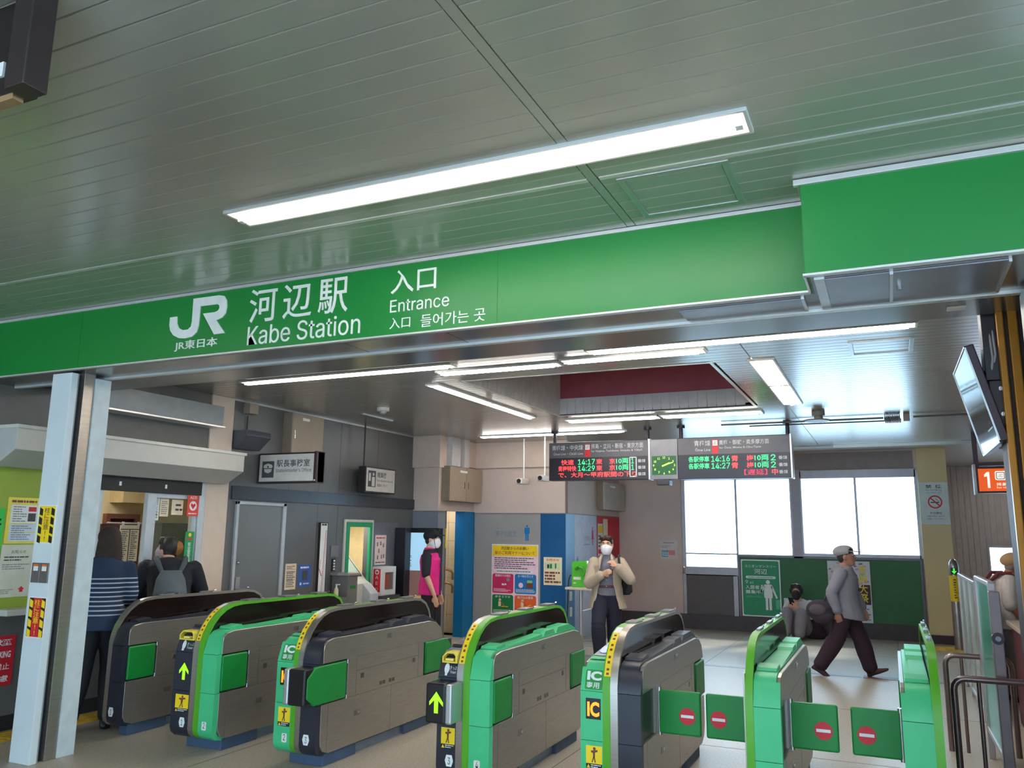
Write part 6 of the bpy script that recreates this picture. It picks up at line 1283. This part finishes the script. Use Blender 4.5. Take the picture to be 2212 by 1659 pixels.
# --- staff member in the pink vest
t = thing('person', 'person in a black cap, white mask and pink vest standing by the advertising screen', 'person', (-5.80, 9.95, 0), -74, 'people in the station')
J = pose(1.0, WR=(.22, .13, .80), ER=(.215, .0, 1.08), WL=(-.215, .10, .80), EL=(-.22, .0, 1.08))
R = eul(pitch=-4)
body(t, J, R, dict(R=((0, .25, -1), (-1, 0, 0), 16), L=((0, .25, -1), (1, 0, 0), 16))); face_bits(t, J, R, None); mask(t, J, R, P('mask_white', (228, 228, 232), 0.7))
m = MB(); torso(m, J, .014, False, 1, 9); arms(m, J, .02, .04); m.build('polo_shirt', P('shirt_black', (30, 28, 38), 0.8), t, remesh=.010)
m = MB(); torso(m, J, .030, False, 1, 8, hem=.80, flare=-.03); N_ = J['N']; m.loft([ringe(N_ + V((0, 0, -.05)), V((.095, 0, 0)), V((0, .09, 0))), ringe(N_ + V((0, .005, .02)), V((.072, 0, 0)), V((0, .074, 0)))]); m.build('vest', P('vest_magenta', (222, 22, 128), 0.7, 0, 0.05), t, remesh=.010)
m = MB()
for i in range(2): m.tube([(.0, .12 + .0, 1.36), (.0, .152, 1.25), (.0, .150, 1.1), (.0, .152, .95), (.0, .155, .80)], .010, 6)
m.build('vest_zip', P('zip_navy', (36, 30, 66), 0.6), t)
m = MB(); torso(m, J, .006, False, 0, 4); legs(m, J, .012, .97, .006); m.build('trousers', trouser_bk, t, remesh=.010)
cap = P('cap_black', (24, 24, 32), 0.8); m = MB(); H = J['H']; m.ell(H + R @ V((0, -.012, .050)), .092, .113, .090, 22, 14, R); m.build('cap_crown', cap, t, remesh=.008)
m = MB(); m.loft([ringe(H + R @ V((0, .05, .058)), V((.085, 0, 0)), V((0, .05, .006)), 16), ringe(H + R @ V((0, .05, .066)), V((.085, 0, 0)), V((0, .05, .006)), 16)]); m.loft([[H + R @ V((.084 * cos(RD(a)), .06 + (.125 * sin(RD(a))), .050 - .018 * sin(RD(a)) + z)) for a in range(0, 181, 15)] for z in (0, .014)]); m.build('cap_peak', cap, t)
m = MB(); m.tube([H + R @ V((.079, .045, .05)), H + R @ V((.075, .05, -.04)), H + R @ V((.045, .055, -.12)), H + R @ V((0, .06, -.135))], .004, 6); m.build('chin_strap', black, t)
m = MB(); hair_cap(m, J, R, .004, .02, -.03) if False else m.ell(H + R @ V((0, -.045, -.02)), .073, .055, .055, 16, 10, R); m.build('hair', dark_hair, t, smooth=True)
m = MB(); m.box(.02, .05, .155, .175, 1.16, 1.24); m.build('name_tag', P('tag_dark', (30, 36, 60), 0.5), t, bevel=.004)
for s in 'RL': shoe(t, J['A' + s], J['T' + s], shoe_bk)

# --- man in the beige jacket, facing the viewer
t = thing('person', 'person in a beige jacket, striped shirt and white mask with a bag on the shoulder', 'person', (-3.40, 10.42, 0), 193, 'people in the station')
k = .97
J = pose(k, ER=(.235, .10, 1.00), WR=(.045, .235, 1.135), EL=(-.315, .10, 1.06), WL=(-.145, .175, 1.235), KR=(.10, .20, .50), AR=(.09, .12, .10), TR=(.10, .29, .04), KL=(-.08, -.02, .46), AL=(-.08, -.14, .10), TL=(-.09, .02, .03))
R = eul(pitch=-3, yaw=-4)
body(t, J, R, dict(R=((-.85, .25, .35), (-.2, -1, 0), 55), L=((.55, .1, .5), (.3, -.6, -.6), 50))); face_bits(t, J, R, None); mask(t, J, R, P('mask_white', (228, 228, 232), 0.7))
m = MB(); torso(m, J, .012, False, 1, 9); N_ = J['N']; m.loft([ringe(N_ + V((0, 0, -.03)), V((.085, 0, 0)), V((0, .078, 0))), ringe(N_ + V((0, 0, .025)), V((.066, 0, 0)), V((0, .066, 0)))]); m.build('striped_shirt', stripes('shirt_grey_stripe', (92, 92, 104), (150, 150, 160), .018, .35, 'X'), t, remesh=.009)
jm = P('jacket_beige', (176, 160, 142), 0.85, 0, 0.05, 6)
def cring(c, x, y, a, b, g0, th=.014, n=20):
    """open C section: front gap of half angle g0 about +Y"""
    A = [RD(90 + g0 + (360 - 2 * g0) * i / n) for i in range(n + 1)]; o = [c + x * (a * cos(q)) + y * (b * sin(q)) for q in A]; i_ = [c + x * ((a - th) * cos(q)) + y * ((b - th) * sin(q)) for q in reversed(A)]; return o + i_
m = MB(); S = torso_secs(J, .042)[1:8]; c, x, y, a, b = S[0]; y = y if y.y > 0 else -y
rs = [cring(V((c.x, c.y, .70)), x, y, a + .05, b + .05, 42)]
for i, (c, x, y, a, b) in enumerate(S): y = y if y.y > 0 else -y; rs.append(cring(c, x, y, a, b, (38, 34, 28, 26, 28, 30, 40)[i]))
m.loft(rs); arms(m, J, .030, .93); m.build('jacket', jm, t, remesh=.009)
for s in (1, -1): MB().tube([(s * .06, .05, 1.37), (s * .08, .13, 1.31), (s * .085, .165, 1.2)], [.016, .024, .010], 8).build('lapel', jm, t, smooth='auto')
navy_t = P('trouser_navy', (34, 36, 56), 0.85, 0, 0.06); m = MB(); torso(m, J, .010, False, 0, 4); legs(m, J, .020, .97, .014); m.build('trousers', navy_t, t, remesh=.010)
m = MB(); sec = torso_secs(J, .018)[3]; m.loft([ringe(sec[0] - V((0, 0, .045)), sec[1] * (sec[3] + .008), sec[2] * (sec[4] + .008)), ringe(sec[0] - V((0, 0, .01)), sec[1] * (sec[3] + .005), sec[2] * (sec[4] + .005))]); m.build('belt', P('belt_brown', (74, 44, 44), 0.5), t, smooth='auto')
m = MB(); hair_cap(m, J, R, .010, .085, -.02); m.build('hair', P('hair_auburn', (58, 34, 28), 0.55), t, remesh=.008)
for i, z in enumerate((1.16, 1.06, .98)): MB().ell((.0, .135 - .004 * i, z), .006, .003, .006, 8, 6).build('button', white, t)
for s in 'RL': shoe(t, J['A' + s], J['T' + s], shoe_bk)
b = thing('shoulder_bag', 'dark bag hanging behind the shoulder of the person in the beige jacket', 'bag', (-3.40, 10.42, 0), 193); bk = P('bag_black', (34, 28, 36), 0.8)
m = MB(); m.loft([ringe((-.22, -.15, .86), V((.06, 0, 0)), V((0, .05, 0))), ringe((-.22, -.17, .90), V((.10, 0, 0)), V((0, .07, 0))), ringe((-.21, -.17, 1.05), V((.10, 0, 0)), V((0, .07, 0))), ringe((-.19, -.13, 1.18), V((.07, 0, 0)), V((0, .05, 0)))]); m.build('bag_body', bk, b, remesh=.010)
MB().tube([(-.19, -.13, 1.15), (-.175, -.09, 1.31), (-.155, .0, 1.37), (-.16, .09, 1.35), (-.17, .15, 1.27), (-.21, .12, 1.12), (-.25, -.02, 1.0), (-.24, -.13, .95)], .016, 8).build('strap', bk, b, smooth='auto')

# --- man walking to the right
t = thing('person', 'person in a grey jacket with an added pale cap striding past the green board', 'person', (-.56, 10.95, 0), -90, 'people in the station')
J = pose(.97, P=(0, .0, .82), HR=(.085, .0, .79), HL=(-.085, .0, .79), C=(0, .03, 1.08), N=(0, .025, 1.28), H=(0, .05, 1.405), SR=(.17, .0, 1.225), SL=(-.17, .03, 1.225), ER=(.215, -.13, .98), WR=(.20, -.07, .755), EL=(-.215, .10, .98), WL=(-.20, .2, .78), KR=(.085, -.10, .44), AR=(.085, -.31, .115), TR=(.09, -.16, .035), KL=(-.085, .16, .43), AL=(-.085, .245, .095), TL=(-.09, .405, .17))
R = eul(pitch=-8)
dk = P('skin_tan_shaded', (160, 112, 92), 0.6); body(t, J, R, dict(R=((0, .15, -1), (-1, 0, 0), 30), L=((0, .3, -1), (1, 0, 0), 25)), mat=dk); face_bits(t, J, R, None)  # shade is put into this darker skin colour
wj = P('jacket_grey_blue', (128, 126, 138), 0.85, 0, 0.06, 5); m = MB(); torso(m, J, .030, False, 1, 9); S = torso_secs(J, .030)[1]
m.loft([ringe((0, .045, .68), V((.20, 0, 0)), V((0, .19, -.03))), ringe((0, .035, .78), V((.205, 0, 0)), V((0, .175, -.02))), ringe((0, .02, .90), V((.19, 0, 0)), V((0, .145, 0))), ringe((0, .02, 1.02), V((.18, 0, 0)), V((0, .13, 0)))])
arms(m, J, .026, .95); N_ = J['N']; m.loft([ringe(N_ + V((0, 0, -.05)), V((.10, 0, 0)), V((0, .09, 0))), ringe(N_ + V((0, 0, .015)), V((.072, 0, 0)), V((0, .07, 0)))]); m.build('jacket', wj, t, remesh=.010)
wt = P('trouser_plum_black', (48, 28, 42), 0.85); m = MB(); torso(m, J, .006, False, 0, 4); legs(m, J, .022, 1.0, .018); m.build('trousers', wt, t, remesh=.010)
m = MB(); hair_cap(m, J, R, .006, .06, -.04); m.build('hair', dark_hair, t, remesh=.008)
H = J['H']; ghost_cap = P('ghost_cap_grey', (150, 146, 150), 0.85); m = MB(); m.ell(H + R @ V((0, -.02, .068)), .095, .122, .072, 22, 14, R); m.build('cap_crown', ghost_cap, t, remesh=.008)  # added cap: gives shape to a pale exposure ghost over the hair
m = MB(); m.loft([[H + R @ V((.085 * cos(RD(a)), .05 + .13 * sin(RD(a)), .058 - .03 * sin(RD(a)) + z)) for a in range(0, 181, 15)] for z in (0, .010)]); m.build('cap_peak', ghost_cap, t)
wsh = P('shoe_maroon', (66, 34, 40), 0.6)
for s in 'RL': shoe(t, J['A' + s], J['T' + s], wsh, .085)
b = thing('shoulder_bag', 'round dark bag on a strap at the hip of the walking person', 'bag', (-.56, 10.95, 0), -90); wb_ = P('bag_plum', (52, 42, 54), 0.8)
m = MB(); m.ell((.20, -.27, .77), .085, .16, .125, 22, 14); m.ell((.21, -.24, .70), .075, .13, .09); m.build('bag_body', wb_, b, remesh=.010)
MB().tube([(.22, -.21, .88), (.215, -.16, 1.0), (.19, -.09, 1.14), (.13, -.02, 1.265), (.05, .06, 1.27), (-.05, .15, 1.18), (-.16, .16, 1.0)], .014, 8).build('strap', wb_, b, smooth='auto'); m = MB(); m.ell((.275, -.29, .78), .022, .10, .07); m.build('front_pocket', P('bag_grey', (78, 70, 78), 0.8), b, remesh=.010)

# --- person sitting on the floor with a phone
t = thing('person', 'person in a white shirt and black mask sitting on the floor against the green board', 'person', (-1.42, 14.62, 0), 168, 'people in the station')
J = pose(1.0, P=(0, .0, .14), HR=(.085, .02, .12), HL=(-.085, .02, .12), C=(0, .0, .40), N=(.02, .06, .60), H=(.03, .11, .735), SR=(.17, .03, .55), SL=(-.16, .04, .55), ER=(.225, .14, .36), WR=(.10, .31, .50), EL=(-.22, .16, .37), WL=(-.05, .33, .50), KR=(.12, .36, .43), AR=(.12, .44, .085), TR=(.13, .60, .03), KL=(-.12, .36, .42), AL=(-.10, .46, .085), TL=(-.11, .62, .03))
R = eul(pitch=-16, yaw=14)
body(t, J, R, dict(R=((-.45, .35, .75), (-.6, -.5, .2), 45), L=((.35, .35, .8), (.7, -.5, .2), 40))); face_bits(t, J, R, None); mask(t, J, R, P('mask_black', (40, 32, 38), 0.7))
m = MB(); torso(m, J, .028, False, 1, 9); arms(m, J, .026, .05); m.build('t_shirt', P('tshirt_white', (206, 200, 204), 0.85, 0, 0.03), t, remesh=.010)
m = MB(); torso(m, J, .008, False, 0, 3); legs(m, J, .024, .97, .014); m.build('trousers', P('trouser_grey', (138, 130, 136), 0.85), t, remesh=.010)
m = MB(); hair_cap(m, J, R, .022, .082, -.05); H = J['H']; [m.ell(H + R @ V((.085 * cos(RD(a)), .0 + .075 * sin(RD(a)), .02)), .024, .03, .055, 10, 8, R) for a in (-20, 5, 175, 200)]; m.build('hair', P('hair_plum_black', (40, 28, 34), 0.6), t, remesh=.009)
for s in 'RL': shoe(t, J['A' + s], J['T' + s], P('shoe_plum', (70, 48, 52), 0.6))
b = thing('smartphone', 'dark phone held in both hands by the person sitting on the floor', 'phone', (-1.42, 14.62, 0), 168); m = MB(); Rp = eul(pitch=35)
c = V((.025, .385, .60)); p = [c + Rp @ V(q) for q in ((-.04, -.006, -.08), (.04, -.006, -.08), (.04, .006, -.08), (-.04, .006, -.08), (-.04, -.006, .08), (.04, -.006, .08), (.04, .006, .08), (-.04, .006, .08))]
m.add(p, [(0, 3, 2, 1), (4, 5, 6, 7), (0, 1, 5, 4), (1, 2, 6, 5), (2, 3, 7, 6), (3, 0, 4, 7)]).build('case', black_pl, b, bevel=.004)
b = thing('bag', 'black bag on the floor beside the person sitting against the board', 'bag', (-1.2, 14.6, 0), 0); m = MB(); m.loft([ringe((0, 0, .005), V((.13, 0, 0)), V((0, .10, 0))), ringe((0, 0, .06), V((.16, 0, 0)), V((0, .12, 0))), ringe((-.02, 0, .2), V((.13, 0, 0)), V((0, .11, 0))), ringe((-.05, .02, .34), V((.07, 0, 0)), V((0, .07, 0))), ringe((-.08, .04, .40), V((.03, 0, 0)), V((0, .03, 0)))]); m.build('bag_body', P('bag_wine_black', (44, 24, 36), 0.8), b, remesh=.012)
MB().tube([(-.08, .04, .38), (-.13, .0, .42), (-.16, -.05, .36), (-.12, -.08, .2)], .012, 8).build('strap', P('bag_wine_black', (44, 24, 36), 0.8), b, smooth='auto')
tag(MB().box(-1.68, -1.58, 14.58, 14.68, 0.0, .02).box(-1.68, -1.58, 14.58, 14.66, .02, .62).build('paper_carrier', P('carrier_pale', (196, 206, 204), 0.7), None, bevel=.004), 'pale paper carrier standing left of the sitting person', 'bag')

# --- older man at the far right
t = thing('person', 'person in a beige cap and white shirt beyond the counter', 'person', (1.04, 10.2, 0), -80, 'people in the station')
J = pose(.93, N=(0, .06, 1.26), H=(0, .14, 1.375), C=(0, .03, 1.10), SR=(.16, .03, 1.22), SL=(-.16, .03, 1.22), ER=(.21, .0, .98), WR=(.2, .14, .80), EL=(-.21, .02, .98), WL=(-.2, .16, .80)); R = eul(pitch=-14)
body(t, J, R, HG, mat=P('skin_ruddy', (170, 104, 76), 0.6)); face_bits(t, J, R, None)
m = MB(); torso(m, J, .03, False, 1, 9, hem=.72); arms(m, J, .028, .1); N_ = J['N']; m.loft([ringe(N_ + V((0, -.01, -.04)), V((.09, 0, 0)), V((0, .085, 0))), ringe(N_ + V((0, .01, .03)), V((.07, 0, 0)), V((0, .07, 0)))]); m.build('shirt', P('shirt_offwhite', (214, 202, 196), 0.85), t, remesh=.010)
m = MB(); torso(m, J, .006, False, 0, 4); legs(m, J, .014, .97, .006); m.build('trousers', P('trouser_grey', (138, 130, 136), 0.85), t, remesh=.011)
H = J['H']; hm = P('cap_beige', (190, 150, 104), 0.85); m = MB(); m.ell(H + R @ V((0, -.012, .058)), .088, .112, .072, 22, 14, R); m.build('cap_crown', hm, t, remesh=.008); m = MB(); m.loft([[H + R @ V((.08 * cos(RD(a)), .06 + .10 * sin(RD(a)), .052 - .02 * sin(RD(a)) + z)) for a in range(0, 181, 15)] for z in (0, .010)]); m.build('cap_peak', hm, t)
m = MB(); m.ell(H + R @ V((0, -.04, -.015)), .074, .06, .05, 16, 10, R); m.build('hair', P('hair_grey', (128, 116, 108), 0.7), t, smooth=True)
for s in 'RL': shoe(t, J['A' + s], J['T' + s], shoe_bk)
b = thing('backpack', 'dark red backpack worn by the person in the beige cap', 'backpack', (1.04, 10.2, 0), -80); rm = P('strap_wine', (112, 40, 48), 0.7)
m = MB(); m.loft([ringe((0, -.20, .86), V((.12, 0, 0)), V((0, .06, 0))), ringe((0, -.21, .94), V((.14, 0, 0)), V((0, .075, 0))), ringe((0, -.19, 1.10), V((.13, 0, 0)), V((0, .07, 0))), ringe((0, -.16, 1.2), V((.09, 0, 0)), V((0, .04, 0)))]); m.build('bag_body', rm, b, remesh=.011)
for s in (1, -1): MB().tube([(s * .08, -.15, 1.18), (s * .12, -.05, 1.285), (s * .13, .05, 1.285), (s * .14, .16, 1.18), (s * .15, .15, 1.02), (s * .17, .0, .92)], [.016, .02, .022, .02, .016, .012], 8).build('shoulder_strap', rm, b, smooth='auto')

for o in bpy.data.objects:
    if o.get('_w') is not None: del o['_w']
